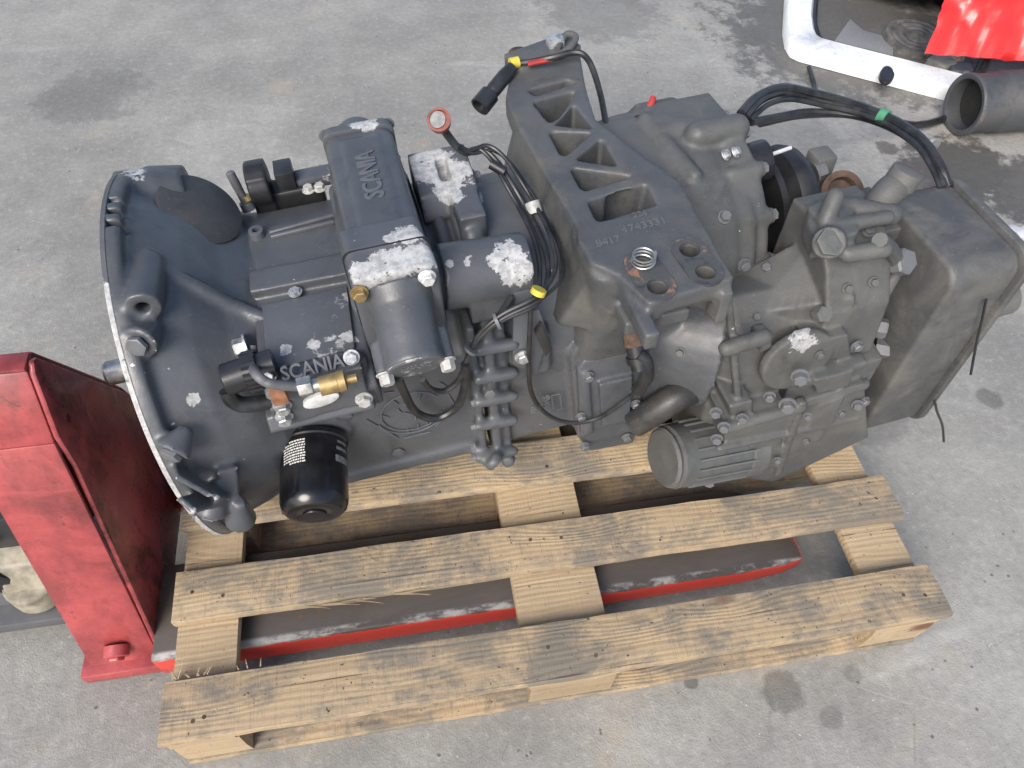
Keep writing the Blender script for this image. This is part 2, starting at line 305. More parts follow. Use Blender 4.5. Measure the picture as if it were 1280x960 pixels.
def floormat():
    N = NT('concrete_floor'); P = N.obj
    a = N.noise(1.1, 8, .68); b = N.noise(7, 8, .72); c = N.noise(60, 6, .75); f = N.noise(260, 3, .7)
    col = N.mix(N.ramp(a, .36, .64), (.205,.201,.187), (.335,.328,.300))
    col = N.mix(N.math('MULTIPLY', N.ramp(b, .38, .68), .45), col, (.20,.195,.185))
    col = N.mix(N.math('MULTIPLY', N.ramp(c, .5, .72), .4), col, (.47,.46,.43))
    col = N.mix(N.math('MULTIPLY', N.ramp(c, .5, .3), .45), col, (.17,.165,.16))
    br = N.noise(2.2, 5, .6, N.scale((1,1,1)), 1.5); col = N.mix(N.math('MULTIPLY', N.ramp(br, .60, .72), .35), col, (.36,.30,.21))
    sw = N.ramp(N.noise(5, 4, .6, N.scale((.25,1.2,1)), 1.), .62, .74); col = N.mix(N.math('MULTIPLY', sw, .25), col, (.5,.5,.48))
    mp = N.n('Mapping'); mp.inputs['Rotation'].default_value = (0,0,R(28)); N.l(P, mp.inputs['Vector'])
    s1 = N.ramp(N.noise(26, 6, .7, N.scale((.1,2.2,1), mp.outputs[0]), .6), .62, .70); col = N.mix(N.math('MULTIPLY', N.math('MULTIPLY', s1, N.ramp(N.noise(2.5, 3), .45, .6)), .35), col, (.46,.455,.43))
    s2 = N.ramp(N.noise(33, 6, .7, N.scale((1.8,.12,1), mp.outputs[0]), .6), .63, .70); col = N.mix(N.math('MULTIPLY', N.math('MULTIPLY', s2, N.ramp(N.noise(3.1, 3), .48, .6)), .4), col, (.13,.128,.12))
    vo = N.n('TexVoronoi'); vo.inputs['Scale'].default_value = 95; N.l(P, vo.inputs['Vector'])
    g = N.noise(31, 3); pe = N.math('MULTIPLY', N.ramp(vo.outputs['Distance'], .18, .10), N.ramp(g, .6, .66)); col = N.mix(N.math('MULTIPLY', pe, .7), col, (.62,.61,.58))
    vo2 = N.n('TexVoronoi'); vo2.inputs['Scale'].default_value = 48; N.l(N.scale((1,1.1,1)), vo2.inputs['Vector'])
    pd = N.math('MULTIPLY', N.ramp(vo2.outputs['Distance'], .2, .1), N.ramp(N.noise(17, 3), .58, .62)); col = N.mix(N.math('MULTIPLY', pd, .8), col, (.08,.075,.07))
    vc = N.n('TexVoronoi', feature='DISTANCE_TO_EDGE'); vc.inputs['Scale'].default_value = .75; wv = N.n('VectorMath', operation='MULTIPLY_ADD'); nz = N.n('TexNoise'); nz.inputs['Scale'].default_value = 6; nz.inputs['Detail'].default_value = 6; N.l(P, nz.inputs['Vector']); N.l(nz.outputs['Color'], wv.inputs[0]); wv.inputs[1].default_value = (.16,.16,0); N.l(P, wv.inputs[2]); N.l(wv.outputs[0], vc.inputs['Vector'])
    ck = N.math('MULTIPLY', N.ramp(vc.outputs['Distance'], .0022, .0006), N.ramp(N.noise(1.7, 3), .52, .6)); col = N.mix(N.math('MULTIPLY', ck, .1), col, (.08,.078,.072))
    oil = None; rag = N.math('MULTIPLY', N.math('SUBTRACT', N.noise(13, 9, .78), .5), 2.6)
    for p, r, k in [((2.0,1.24,0), .17, .85), ((2.16,1.12,0), .17, .8), ((1.86,1.17,0), .09, .7), ((1.843,1.362,0), .035, .7), ((.948,-.039,0), .035, .45), ((1.01,-.09,0), .02, .35), ((1.075,-.03,0), .016, .3), ((.80,.0,0), .012, .6), ((1.635,.467,0), .03, .5), ((2.0,2.0,0), .45, .7), ((1.2,2.25,0), .22, .35), ((.2,1.6,0), .1, .12), ((-.45,1.9,0), .16, .3), ((1.55,1.45,0), .2, .25), ((1.35,.45,0), .07, .3), ((-.25,1.25,0), .2, .18)]:
        x = N.math('MULTIPLY', N.ramp(N.math('ADD', N.math('DIVIDE', N.dist(p), r), rag), 1.1, .75), k); oil = x if oil is None else N.math('MAXIMUM', oil, x)
    col = N.mix(oil, col, (.055,.052,.048))
    N.bump(N.math('ADD', N.math('MULTIPLY', b, 1.2), N.math('ADD', c, N.math('MULTIPLY', f, .5))), .55, .004)
    ro = N.math('SUBTRACT', N.ramp(b, .3, .7, .62, .85), N.math('MULTIPLY', oil, .3)); return N.out(col, ro)
M['floor'] = floormat()

# ------------------------------------------------------------------ the setting
bm = MB(); bm.add([(-30,-30,0),(30,-30,0),(30,30,0),(-30,30,0)], [(0,1,2,3)])
tag(link('floor', bm.mesh('floor'), M['floor']), 'grey stained concrete workshop floor', kind='structure')

# ------------------------------------------------------------------ the pallet
pal = thing('wooden_pallet', 'weathered wooden pallet with wide gaps under the grey gearbox', 'pallet', (.6, .4, 0))
def board(name, x0, x1, y0, y1, z0, z1, m, ax='x', rough=1.0, chipped=0, label=None):
    L, A0, B0, w0 = (x0, x1, y0, y1) if ax == 'x' else (y0, y1, x0, x1); n = 44 if ax == 'x' else 20; sd = rng.random()*90; secs = []
    prof = [(0,0),(.25,0),(.5,0),(.75,0),(1,0),(1,.5),(1,1),(.75,1),(.5,1),(.25,1),(0,1),(0,.5)]
    for i in range(n+1):
        t = i/n; a = L+(A0-L)*t
        if i == 0: a += .0012
        e0 = (noise.noise((a*9+sd,1,0))*.0022+noise.noise((a*60+sd,3,0))*.0012)*rough; e1 = (noise.noise((a*9+sd,7,0))*.0022+noise.noise((a*55+sd,9,0))*.0012)*rough
        zz = noise.noise((a*6+sd,5,2))*.0012*rough; sec = []
        for u, v in prof:
            q = .0022 if (u in (0,1) and v in (0,1)) else 0
            yy = B0+e0+(w0+e1-B0-e0)*u + (q if u == 0 else -q if u == 1 else 0)
            z = z0+(z1-z0)*v+zz+noise.noise((a*30+sd,yy*60,v*3))*.0005 - (q*.7 if v == 1 else 0)
            en = (noise.noise((yy*120+sd,v*5,t))*.003 if i in (0, n) else 0)
            sec.append((a+en, yy, z) if ax == 'x' else (yy, a+en, z))
        secs.append(sec)
    mb = MB().loft([[(p[0]-.6, p[1]-.4, p[2]) for p in s_] for s_ in secs]); o = part(name, mb, m, pal, ang=50)
    if label: o['label'] = label
    return o
for y0, y1, x0, x1 in ((0,.087,0,1.2),(.172,.256,0,1.206),(.331,.42,0,1.2),(.50,.588,.004,1.198),(.668,.756,0,1.2)):
    board('deck_board', x0, x1, y0, y1, .122, .144, M['wood'])
for x0, x1 in ((.003,.097),(.522,.663),(1.095,1.196)):
    board('cross_board', x0, x1, .004, .752, .1, .1215, M['wood_new'], 'y', .5)
for y0, y1 in ((.002,.088),(.33,.42),(.668,.754)):
    board('bottom_board', .004, 1.196, y0, y1, 0.001, .021, M['wood'])
    for x0, x1 in ((.004,.10),(.525,.66),(1.09,1.196)):
        board('block', x0, x1, y0+.002, y1-.002, .0215, .0995, M['wood_new'], 'x', .4)
mb = MB()
for y in (.045,.214,.376,.545,.712):
    for x in (.035,.07,.565,.625,1.13,1.17):
        a, b = x+rng.uniform(-.012,.012), y+rng.uniform(-.022,.022); mb.lathe((a-.6,b-.4,.1425), (rng.uniform(-.2,.2),rng.uniform(-.2,.2),1), [(0,.0032),(.0022,.003)], 9)
o = part('nail_heads', mb, M['rust'], pal); o['kind'] = 'stuff'
mb = MB()
for k in range(26):                                    # torn splinters on the second board and by the left cross board
    if k < 14: x = rng.uniform(.2,.36); y = .17; d = V((rng.uniform(.02,.07), rng.uniform(-.012,.002), rng.uniform(-.004,.004))); z = .135
    else: x = rng.uniform(.0,.14); y = .088; d = V((rng.uniform(-.012,.012), rng.uniform(.0,.014), rng.uniform(.004,.014))); z = .142
    p = V((x-.6, y-.4, z)); mb.tube([p, p+d*.5+V((0,0,.001)), p+d], .0009, 4, 1, lambda t: .0011*(1-t)+.0002)
o = part('splinters', mb, M['wood_new'], pal); o['kind'] = 'stuff'

# ------------------------------------------------------------------ the pallet jack
jk = thing('pallet_jack', 'red pallet jack with worn forks slid under the wooden pallet', 'pallet jack', (-.045, .37, 0))
def J(p): return (p[0]+.045, p[1]-.37, p[2])
jm = lambda f: [J(q) for q in f]
def jpart(name, mb, m, **k):
    mb.v = [J(v) for v in mb.v]; return part(name, mb, m, jk, **k)
for y0 in (.14, .44):
    jpart('fork', MB().loft([[(x, y0+dy*.15, z0), (x, y0+.16-dy, z0), (x, y0+.16-dy, z1), (x, y0+dy*.15, z1)] for x, dy, z0, z1 in ((-.045,0,.02,.085),(.93,0,.03,.085),(1.0,.02,.04,.084),(1.035,.06,.05,.080))]), M['fork'], bev=.006)
pl = [(.163,.03),(.172,.06),(.292,.415),(.300,.47),(.338,.550),(.350,.560),(.360,.556),(.486,.32),(.575,.06),(.58,.03)]
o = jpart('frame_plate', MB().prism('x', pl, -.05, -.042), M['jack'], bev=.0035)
hx, hy, hz = (-0.045, 0.337, 0.459); cut = link('cut', MB().cyl(J((hx-.02,hy,hz)), J((hx+.02,hy,hz)), .0065).mesh('cut'), None, jk)
b = o.modifiers.new('h', 'BOOLEAN'); b.operation = 'DIFFERENCE'; b.object = cut; bake(o); bpy.data.objects.remove(cut); smooth(o.data, 35)
def slant(y0, z0, y1, z1, xa, xb, t=.007):
    d = V((0, y1-y0, z1-z0)).normalized(); n = V((0, -d.z, d.y))
    P = [V((xa, y0, z0)), V((xb, y0, z0)), V((xb, y1, z1)), V((xa, y1, z1))]
    return MB().add(P+[p-n*t*(1 if n.y > 0 else -1)*-1 for p in P], [(0,1,2,3),(7,6,5,4),(0,4,5,1),(1,5,6,2),(2,6,7,3),(3,7,4,0)])
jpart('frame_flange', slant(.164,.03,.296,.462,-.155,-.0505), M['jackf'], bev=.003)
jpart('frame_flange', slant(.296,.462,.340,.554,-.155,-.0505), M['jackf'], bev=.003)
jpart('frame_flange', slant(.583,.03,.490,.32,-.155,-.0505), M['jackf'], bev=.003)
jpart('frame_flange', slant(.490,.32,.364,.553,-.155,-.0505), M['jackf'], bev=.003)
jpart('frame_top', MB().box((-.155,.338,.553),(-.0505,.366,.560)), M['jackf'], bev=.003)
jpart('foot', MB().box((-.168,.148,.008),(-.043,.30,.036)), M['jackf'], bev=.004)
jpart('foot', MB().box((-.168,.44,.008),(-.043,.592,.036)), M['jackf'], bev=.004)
mb = MB().lathe((-.102,.178,.075), (0,-1,-.32), [(0,.019),(.016,.0185),(.018,.016)], 20); jpart('pivot_pin', mb, M['jackf'])
mb = MB().lathe((-.102,.1612,.0695), (0,-1,-.32), [(0,.013),(.006,.0125)], 6); jpart('pivot_bolt', mb, M['jackf'], bev=.0015)
jpart('axle_bar', MB().box((-.5,.245,.03),(-.16,.30,.055)), M['gbolt'], bev=.002)
jpart('pump_body', MB().cyl((-.24,.40,.05),(-.24,.40,.42),.06).box((-.36,.33,.10),(-.16,.48,.24)), M['plastic'], bev=.004)
mb = MB().prism('x', [(.275,.08),(.275,.1),(.30,.15),(.34,.16),(.35,.08)], -.275, -.20).cyl((-.24,.30,.06),(-.24,.30,.105),.045)
jpart('pump_casting', mb, plain('cream_grease', (.26,.235,.18), .5, 0, .5, 25), bev=.005)
for s in (-1, 1):
    w_ = jpart('steer_wheel', MB().lathe((-.33,.37+s*.06-.025,.085),(0,1,0),[(0,.078),(.004,.085),(.046,.085),(.05,.078)], 32), M['rubber'])
    part('wheel_rim', MB().lathe(J((-.33,.37+s*.06-.028,.085)),(0,1,0),[(0,.05),(.056,.05)], 24), M['gbolt'], w_)

# ------------------------------------------------------------------ the gearbox
gb = thing('gearbox', 'large dark grey truck gearbox resting on the wooden pallet', 'gearbox')
gb.matrix_world = Matrix.Translation((0.08, 0.465, 0.412)) @ Matrix([[0.99234, -0.10453, -0.06591], [0.1043, 0.99452, -0.00693], [0.06627, 0.0, 0.9978]]).to_4x4()
BOLT = {}
def bolt(p, d, r=.009, m='gbolt', h=None, name='bolt', parent=None, washer=True):
    h = h or r*.9; key = (round(r,4), round(h,4), m, washer)
    if key not in BOLT:
        mb = MB()
        if washer: mb.lathe((0,0,0),(0,0,1),[(0,r*1.32),(r*.22,r*1.28)], 20)
        mb.lathe((0,0,r*.2 if washer else 0),(0,0,1),[(0,r),(h*.85,r),(h,r*.86)], 6).lathe((0,0,h*.9),(0,0,1),[(0,r*.55),(h*.12,r*.5)], 12)
        me = mb.mesh('bolt'); smooth(me, 30); me.materials.append(M[m]); BOLT[key] = me
    o = bpy.data.objects.new(name, BOLT[key]); C.objects.link(o); o.parent = parent or gb
    o.location = p; q = V(d).to_track_quat('Z', 'Y') @ Quaternion((0,0,1), rng.random()*6); o.rotation_mode = 'QUATERNION'; o.rotation_quaternion = q
    return o

# --- bell housing
mb = MB()
mb.lathe((0,0,0),(1,0,0),[(0,.264),(.002,.267),(.016,.266),(.02,.262)], 96)
secs = [sup(.012,0,0,.252,.252,2), sup(.035,0,0,.243,.241,2.05), sup(.07,-.004,-.002,.228,.214,2.2), sup(.105,-.006,-.008,.205,.180,2.5), sup(.14,0,-.012,.178,.160,3.2), sup(.19,0,-.015,.163,.155,4)]
mb.loft(secs)
DN = V((.62,-.17,.77)).normalized(); DC = V((.083,.073,.185))+DN*.010; mb.lathe(DC-DN*.10, DN, [(0,.070),(.06,.066),(.092,.061),(.0985,.0595)], 44)                     # boss of the inspection cover
mb.lathe((-.012,.10,.20),(1,.1,.1),[(.012,.045),(.06,.035),(.09,.02)], 20)                     # scarred ear at the top of the rim
mb.lathe((.02,.16,.18),(1,0,0),[(0,.03),(.05,.022)], 16)
mb.tube([(.004,-.03,.248),(.02,-.045,.236),(.05,-.06,.214),(.085,-.075,.189),(.118,-.085,.155),(.15,-.10,.138)], .010, 8)
mb.cyl((.034,-.045,.215),(.034,-.130,.228),.0235,.0205)                                          # hollow boss
for p0, p1 in (((0.034, -0.13, 0.197), (0.021, -0.162, 0.207)), ((0.036, -0.235, 0.119), (0.022, -0.251, 0.113)), ((0.038, -0.256, 0.012), (0.022, -0.265, -0.01)), ((0.055, -0.263, -0.021), (0.045, -0.26, -0.056)), ((0.03, -0.018, 0.183), (0.012, 0.016, 0.179))):
    d = (V(p1)-V(p0)); mb.cyl(V(p0)-d*.5, p1, .008, .0215, 18)
mb.obox((0.056, -0.226, 0.038), (0.04, -0.246, -0.019), .026, .040, up=(.3,-.9,.3))
for a, b in (((0.016, -0.263, 0.093), (0.04, -0.272, 0.047)), ((0.016, -0.292, 0.06), (0.042, -0.245, -0.013)), ((0.04, -0.272, 0.047), (0.045, -0.241, -0.005))):
    mb.obox(a, b, .008, .028, up=(.3,-.9,.3))
cut = MB().lathe((-.02,0,0),(1,0,0),[(0,.225),(.03,.225),(.10,.17),(.125,.12)], 64).cyl((.034,-.10,.224),(.034,-.16,.232),.0075)
for p in [(0.012, 0.029, 0.272), (0.012, 0.006, 0.265), (0.012, -0.016, 0.259)]: cut.box((-.02,p[1]-.0045,p[2]-.016),(p[0]+.022,p[1]+.0045,p[2]+.03))
bell = cast('bell_housing', mb, M['bell'], gb, .0031, 2, cut)
part('flange_rim', MB().lathe((-.0015,0,0),(1,0,0),[(0,.2668),(.0006,.2674),(.0055,.2674),(.006,.2668),(.006,.26),(0,.26)], 120), M['rim'], bell)
part('inspection_cover', MB().lathe(DC-DN*.004, DN, [(0,.0558),(.0075,.0556),(.0085,.0540)], 48), M['cover'], bell)
def rb(p0, p1): bolt(p1, V(p1)-V(p0), .0125, 'gbolt', .006, parent=bell, washer=False)
rb((0.034, -0.13, 0.197), (0.021, -0.166, 0.209)); rb((0.036, -0.235, 0.119), (0.022, -0.255, 0.116)); rb((0.038, -0.256, 0.012), (0.022, -0.269, -0.007)); rb((0.055, -0.263, -0.021), (0.045, -0.261, -0.056))
part('input_shaft', MB().lathe((-.115,0,0),(1,0,0),[(0,.015),(.004,.018),(.2,.018),(.2,.022),(.3,.022)], 20), M['steel'], gb)

# --- front gear housing
mb = MB()
P = [(-.165,-.16),(-.165,.055),(-.12,.115),(-.05,.146),(.06,.150),(.125,.128),(.155,.07),(.155,-.17),(-.1,-.185),(-.15,-.18)]
mb.prism('x', P, .135, .395)
mb.loft([sup(.33,0,0,.160,.158,2.6), sup(.40,0,0,.165,.163,2.2), sup(.55,0,0,.165,.165,2.2)])
mb.prism('x', [(-.172,-.182),(-.172,-.158),(-.1,-.15),(-.1,-.185)], .17, .395)                    # sump lip
mb.cyl((.155,-.10,-.03),(.155,-.172,-.038),.055)                                                     # filter head
mb.cyl((0.215, -0.16, 0.016), (0.21, -0.185, 0.007), .012)
for i in range(5): mb.box((.388+.0,-.176,-.215),(.400,-.12,.12)); break
mb.box((.410,-.180,-.205),(.424,-.12,.12)).box((.430,-.170,-.20),(.442,-.12,.12))
mb.lathe((.386,0,0),(1,0,0),[(0,.176),(.014,.176)], 60).lathe((.41,0,0),(1,0,0),[(0,.178),(.014,.178)], 60)
for a, b in [((0.401, -0.184, 0.085), (0.449, -0.184, 0.081)), ((0.397, -0.184, 0.024), (0.447, -0.184, 0.019)), ((0.393, -0.184, -0.03), (0.445, -0.184, -0.035)), ((0.389, -0.184, -0.09), (0.443, -0.184, -0.096)), ((0.383, -0.184, -0.177), (0.44, -0.184, -0.185))]: mb.capsule(a, b, .0092)
mb.cyl((0.4, -0.19, -0.176), (0.41, -0.2, -0.184), .017).cyl((0.431, -0.18, -0.222), (0.437, -0.16, -0.237), .012)
cut = MB().cyl((0.407, -0.19, -0.192), (0.412, -0.21, -0.179), .006)
case = cast('gear_housing', mb, M['case'], gb, .0038, 4, cut)
for p in [(0.389, -0.182, -0.031), (0.384, -0.182, -0.091), (0.38, -0.182, -0.146), (0.378, -0.182, -0.178)]: bolt(p, (-1,0,0), .006, 'gbolt', parent=case)
bolt((0.409, -0.197, 0.003), (0,-1,.2), .008, 'gbolt', .004, parent=case, washer=False)
# cast badge on the side wall: griffin-like relief is only worn strokes in a ring
mb = MB()
yb = -.167
def arc(cx, cz, rx, a0, a1, n=14): return [(cx+rx*math.cos(R(a0+(a1-a0)*k/n)), yb, cz+rx*math.sin(R(a0+(a1-a0)*k/n))) for k in range(n+1)]
for k, (a, b) in enumerate((((0.167, 0.047, 0.151), (0.265, 0.056, 0.152)), ((0.168, 0.038, 0.151), (0.258, 0.043, 0.151)))):
    part('cast_rib', MB().obox(a, b, .007, .010), M['case'], case, bev=.003, seg=3)
part('hollow_boss', MB().lathe((0.151, 0.05, 0.146), (0,-.05,1), [(0,.0115),(.014,.0098),(.0145,.0085),(.0145,.0045),(.004,.004)], 20), M['case'], case)
cB = (0.299, -0.167, -0.038)
mb.tube(arc(cB[0], cB[2], .052, 195, 345), .0012, 5, 1).tube(arc(cB[0], cB[2], .045, 30, 340), .001, 5, 1)
BADGE_P = [((0.234, -0.167, -0.031), (0.27, -0.167, -0.095)), ((0.278, -0.167, -0.099), (0.318, -0.167, -0.099)), ((0.328, -0.167, -0.088), (0.363, -0.167, -0.044)), ((0.277, -0.167, -0.001), (0.283, -0.167, -0.013)), ((0.28, -0.167, -0.024), (0.284, -0.167, -0.034)), ((0.288, -0.167, -0.036), (0.296, -0.167, -0.043)), ((0.257, -0.167, -0.03), (0.265, -0.167, -0.038)), ((0.302, -0.167, -0.045), (0.301, -0.167, -0.06)), ((0.316, -0.167, -0.064), (0.316, -0.167, -0.077)), ((0.287, -0.167, -0.077), (0.286, -0.167, -0.089)), ((0.303, -0.167, -0.071), (0.302, -0.167, -0.083)), ((0.268, -0.167, 0.02), (0.281, -0.167, 0.018)), ((0.345, -0.167, 0.015), (0.359, -0.167, -0.007)), ((0.354, -0.167, -0.017), (0.36, -0.167, -0.043)), ((0.29, -0.167, -0.016), (0.301, -0.167, -0.017)), ((0.312, -0.167, -0.014), (0.316, -0.167, 0))]
for a, b in BADGE_P: mb.tube([a, b], .0011, 5, 1)
part('cast_badge', mb, M['case'], case)
bolt((0.264, -0.166, -0.133), (0,-1,0), .010, 'case', .003, name='core_plug', parent=case, washer=False)

# --- small fittings on the far side of the bell
f = part('breather_stub', MB().lathe((0.141, 0.122, 0.14), (-.15,.25,1), [(0,.010),(.012,.0095),(.012,.006),(.034,.006),(.036,.0065),(.058,.0062),(.06,.004)], 14), M['gbolt'], gb)
part('collar', MB().lathe((0.145, 0.124, 0.155), (-.15,.25,1), [(0,.0066),(.007,.0066)], 14), M['brass'], f)
f = cast('release_bracket', MB().box((.148,.125,.10),(.178,.175,.185)).box((.178,.13,.10),(.25,.165,.150)).cyl((.148,.15,.16),(.178,.15,.16),.032), M['rubber'], gb, .003, 3)
part('plug_block', MB().box((.188,.135,.14),(.214,.172,.178)), M['plastic'], f, bev=.002)
part('bracket_plate', MB().box((.214,.14,.140),(.275,.168,.158)), M['far_block'], f, bev=.002)
for p in [(0.231, 0.105, 0.165), (0.247, 0.104, 0.165)]: bolt(p, (0,0,1), .007, 'white_bolt', parent=f)

# --- shift cover tower, scraped block and its cylinder
mb = MB()
mb.prism('z', rrect(.258,.372,-.15,.105,.014), .10, .17)
mb.loft([[(x, y, .15) for x, y in rrect(.262,.372,-.13,.105,.014)], [(x, y, .245) for x, y in rrect(.271,.360,-.11,.094,.014)], [(x, y, .252) for x, y in rrect(.275,.356,-.11,.09,.012)]])
mb.prism('y', [(.275,.17),(.275,.24),(.283,.254),(.350,.254),(.358,.24),(.358,.17)], -.11, .088)
mb.box((.293,-.11,.20),(.340,.07,.2575))
mb.cyl((.285,.08,.243),(.285,.05,.243),.011).cyl((.346,.08,.243),(.346,.05,.243),.011)
tower = cast('shift_cover', mb, M['tower'], gb, .003, 4)
part('end_plate', MB().prism('y', rrect(.268,.364,.175,.258,.016), .0885, .104), M['tower'], tower, bev=.002)
part('end_cap', MB().lathe((.315,.10,.215),(0,1,.12),[(0,.032),(.03,.031),(.038,.027),(.042,.015)], 28), M['tower'], tower)
for x in (.274,.358): bolt((x,.104,.245), (0,1,0), .007, parent=tower); bolt((x,.104,.19), (0,1,0), .007, parent=tower)
text('cast_lettering', 'SCANIA', .034, (.318,-.012,.2582), (0,1,0), (-1,0,0), M['case'], tower, .0011, .78)
mb = MB()
mb.loft([[(x, -.106, z) for x, z in rrect(.264,.360,.13,.262,.012)], [(x, -.150, z) for x, z in rrect(.266,.362,.13,.266,.012)]])
mb.loft([[(x, -.151, z) for x, z in rrect(.265,.364,.125,.264,.012)], [(x, -.190, z) for x, z in rrect(.267,.366,.125,.258,.012)]])
blk = cast('scraped_block', mb, M['scraped'], gb, .0028, 2)
part('gasket_line', MB().prism('y', rrect(.2635,.3655,.1245,.2655,.012), -.1515, -.1498), M['rubber'], blk)
mb = MB().lathe((.316,-.176,.212),(0,-1,-.45),[(0,.045),(.02,.036),(.07,.0345),(.090,.0352),(.092,.032)], 40)
AD = V((0,-1,-.45)).normalized(); AE = V((.316,-.176,.212))+AD*.092; AU = V((0,-AD.z,AD.y))*-1
for sx_ in (-1, 1): mb.cyl(AE+V((.0355*sx_,0,0))-AU*.006-AD*.04, AE+V((.0355*sx_,0,0))-AU*.006-AD*.002, .0105)
cyl_ = cast('actuator_cylinder', mb, M['actuator'], blk, .0025, 3)
part('cylinder_rim', MB().lathe(AE-AD*.002, AD, [(0,.0335),(.002,.0333),(.0028,.0313)], 40), M['rim2'], cyl_)
part('cylinder_face', MB().lathe(AE-AD*.001, AD, [(0,.0312),(.0022,.0308)], 40), M['actuator'], cyl_)
text('cast_mark', '1 430 317\nSWEDEN', .009, AE+AD*.0014+AU*.004, (1,0,0), AU, M['case'], cyl_, .0005)
for sx_ in (-1, 1): bolt(AE+V((.0355*sx_,0,0))-AU*.006-AD*.002, AD, .0085, 'white_bolt', .012, parent=cyl_)
bolt((0.274, -0.193, 0.242), (0,-1,0), .008, 'brass', .008, parent=blk); bolt((0.351, -0.193, 0.244), (0,-1,0), .008, 'alu', .008, parent=blk)
# horizontal cylinder to the right of the block
mb = MB().cyl((.372,-.13,.175),(.482,-.13,.165),.042,.042,36).box((.40,-.17,.12),(.478,-.10,.16)).cyl((.362,-.13,.175),(.376,-.13,.175),.034)
hc = cast('range_cylinder', mb, M['actuator'], gb, .0026, 2)
part('cylinder_cap', MB().lathe((.452,-.13,.1675),(1,0,-.09),[(0,.0425),(.026,.0425),(.028,.040)], 36).box((.455,-.175,.128),(.479,-.13,.165)), M['actuator'], hc, bev=.0015)
# scarred casting with a slotted window behind the tower
mb = MB().prism('x', [(.02,.12),(.085,.12),(.09,.19),(.075,.215),(.0,.20),(-.02,.17)], .375, .455).box((.415,-.06,.14),(.452,.0,.2)).capsule((.43,-.06,.17),(.43,-.085,.15),.017)
mb.cyl((.40,.05,.15),(.40,.06,.205),.02)
fb = cast('linkage_block', mb, M['far_block'], gb, .003, 3, MB().box((.408,.02,.185),(.424,.058,.25)))
bolt((0.452, 0.013, 0.165), (1,0,0), .009, parent=fb, m='zinc'); bolt((0.457, 0.042, 0.18), (1,0,0), .009, parent=fb); bolt((0.449, -0.063, 0.15), (1,-.2,0), .007, parent=fb, m='zinc')

# --- valve block with the embossed name
mb = MB()
VT = [(0.137, -0.07, 0.15), (0.265, -0.072, 0.15), (0.256, -0.195, 0.15), (0.141, -0.2, 0.15)]
mb.loft([[V(p)+V((0,0,-.10)) for p in VT], [V(p)+V((0,0,-.006)) for p in VT]])
mb.prism('x', [(-.08,.03),(-.205,.05),(-.223,.108),(-.197,.145),(-.06,.145)], VT[0][0]-.002, VT[1][0]+.002)
mb.prism('x', [(-.10,.06),(-.216,.058),(-.226,.07),(-.215,.088),(-.1,.10)], .124, .256)
mb.prism('y', [(0.146, 0.148), (0.255, 0.156), (0.252, 0.092), (0.243, 0.082), (0.219, 0.086), (0.15, 0.08), (0.144, 0.1)], -.2265, -.195)
mb.obox((0.136, -0.047, 0.145), (0.266, -0.051, 0.145), .04, .03)
mb.ball((0.251, -0.208, 0.141), (.012,.014,.016))
vb = cast('valve_block', mb, M['valve'], gb, .0026, 2)
VP = [(0.147, -0.086, 0.152), (0.256, -0.085, 0.152), (0.251, -0.19, 0.152), (0.146, -0.195, 0.152)]
part('cover_plate', MB().loft([[V(p)+V((0,0,-.03)) for p in VP], [V(p) for p in VP]]), M['valve'], vb, bev=.0025)
text('embossed_name', 'SCANIA', .024, (0.2, -0.214, 0.161), (1,0,0), (0,.57,.82), M['case'], vb, .0024, .86)
for p in [(0.149, -0.214, 0.164), (0.246, -0.214, 0.163)]: bolt(p, (0,-.75,.5), .0075, 'zinc', parent=vb)
bolt((0.129, -0.09, 0.14), (-1,0,0), .009, 'white_bolt', parent=vb); bolt((0.246, -0.228, 0.098), (0,-1,.1), .0085, 'white_bolt', parent=vb)
bolt((0.153, -0.228, 0.123), (0,-1,-.1), .0085, 'zinc', .01, parent=vb); bolt((0.149, -0.228, 0.101), (0,-1,-.1), .0085, 'zinc', .01, parent=vb)
bolt((0.191, -0.078, 0.153), (0,0,1), .007, 'zinc', .004, parent=vb)
pp = part('air_pipe', MB().tube([(0.129, -0.14, 0.14), (0.126, -0.156, 0.135), (0.143, -0.232, 0.195), (0.154, -0.248, 0.193), (0.167, -0.25, 0.185), (0.186, -0.25, 0.175)], .0058, 12), M['gbolt'], gb)
bolt((0.123, -0.138, 0.14), (-1,-.1,0), .012, 'zinc', .014, parent=pp, name='pipe_nut')
part('union_nut', MB().lathe((0.183, -0.25, 0.174), (1,0,0), [(0,.012),(.016,.012)], 6), M['steel'], pp, bev=.001)
part('union_sleeve', MB().lathe((0.195, -0.25, 0.171), (1,0,0), [(0,.008),(.014,.008)], 16), M['steel'], pp)
part('brass_coupling', MB().lathe((0.206, -0.25, 0.168), (1,0,0), [(0,.0115),(.020,.0115),(.021,.0125),(.029,.0125),(.030,.006),(.0305,.005),(.042,.005)], 20), M['brass'], pp)
part('pipe_clip', MB().box(*[(lambda a: ((a[0]-.009,a[1]-.008,a[2]-.012),(a[0]+.009,a[1]+.008,a[2]+.010)))((0.158, -0.24, 0.159))][0]), M['copper'], pp, bev=.0015)
mb = MB().prism('y', [(x*.036, z*.011) for x, z in [(math.copysign(min(1, abs(math.cos(R(t)))*1.0), math.cos(R(t))), math.sin(R(t))) for t in range(0,360,20)]], -.004, .004)
cp = (0.198, -0.229, 0.119); mb.v = [(cp[0]+a[0]*.62, cp[1]+a[1], cp[2]+a[2]+a[0]*.08) for a in mb.v]
ip = part('info_plate', mb, M['alu'], vb, bev=.001)
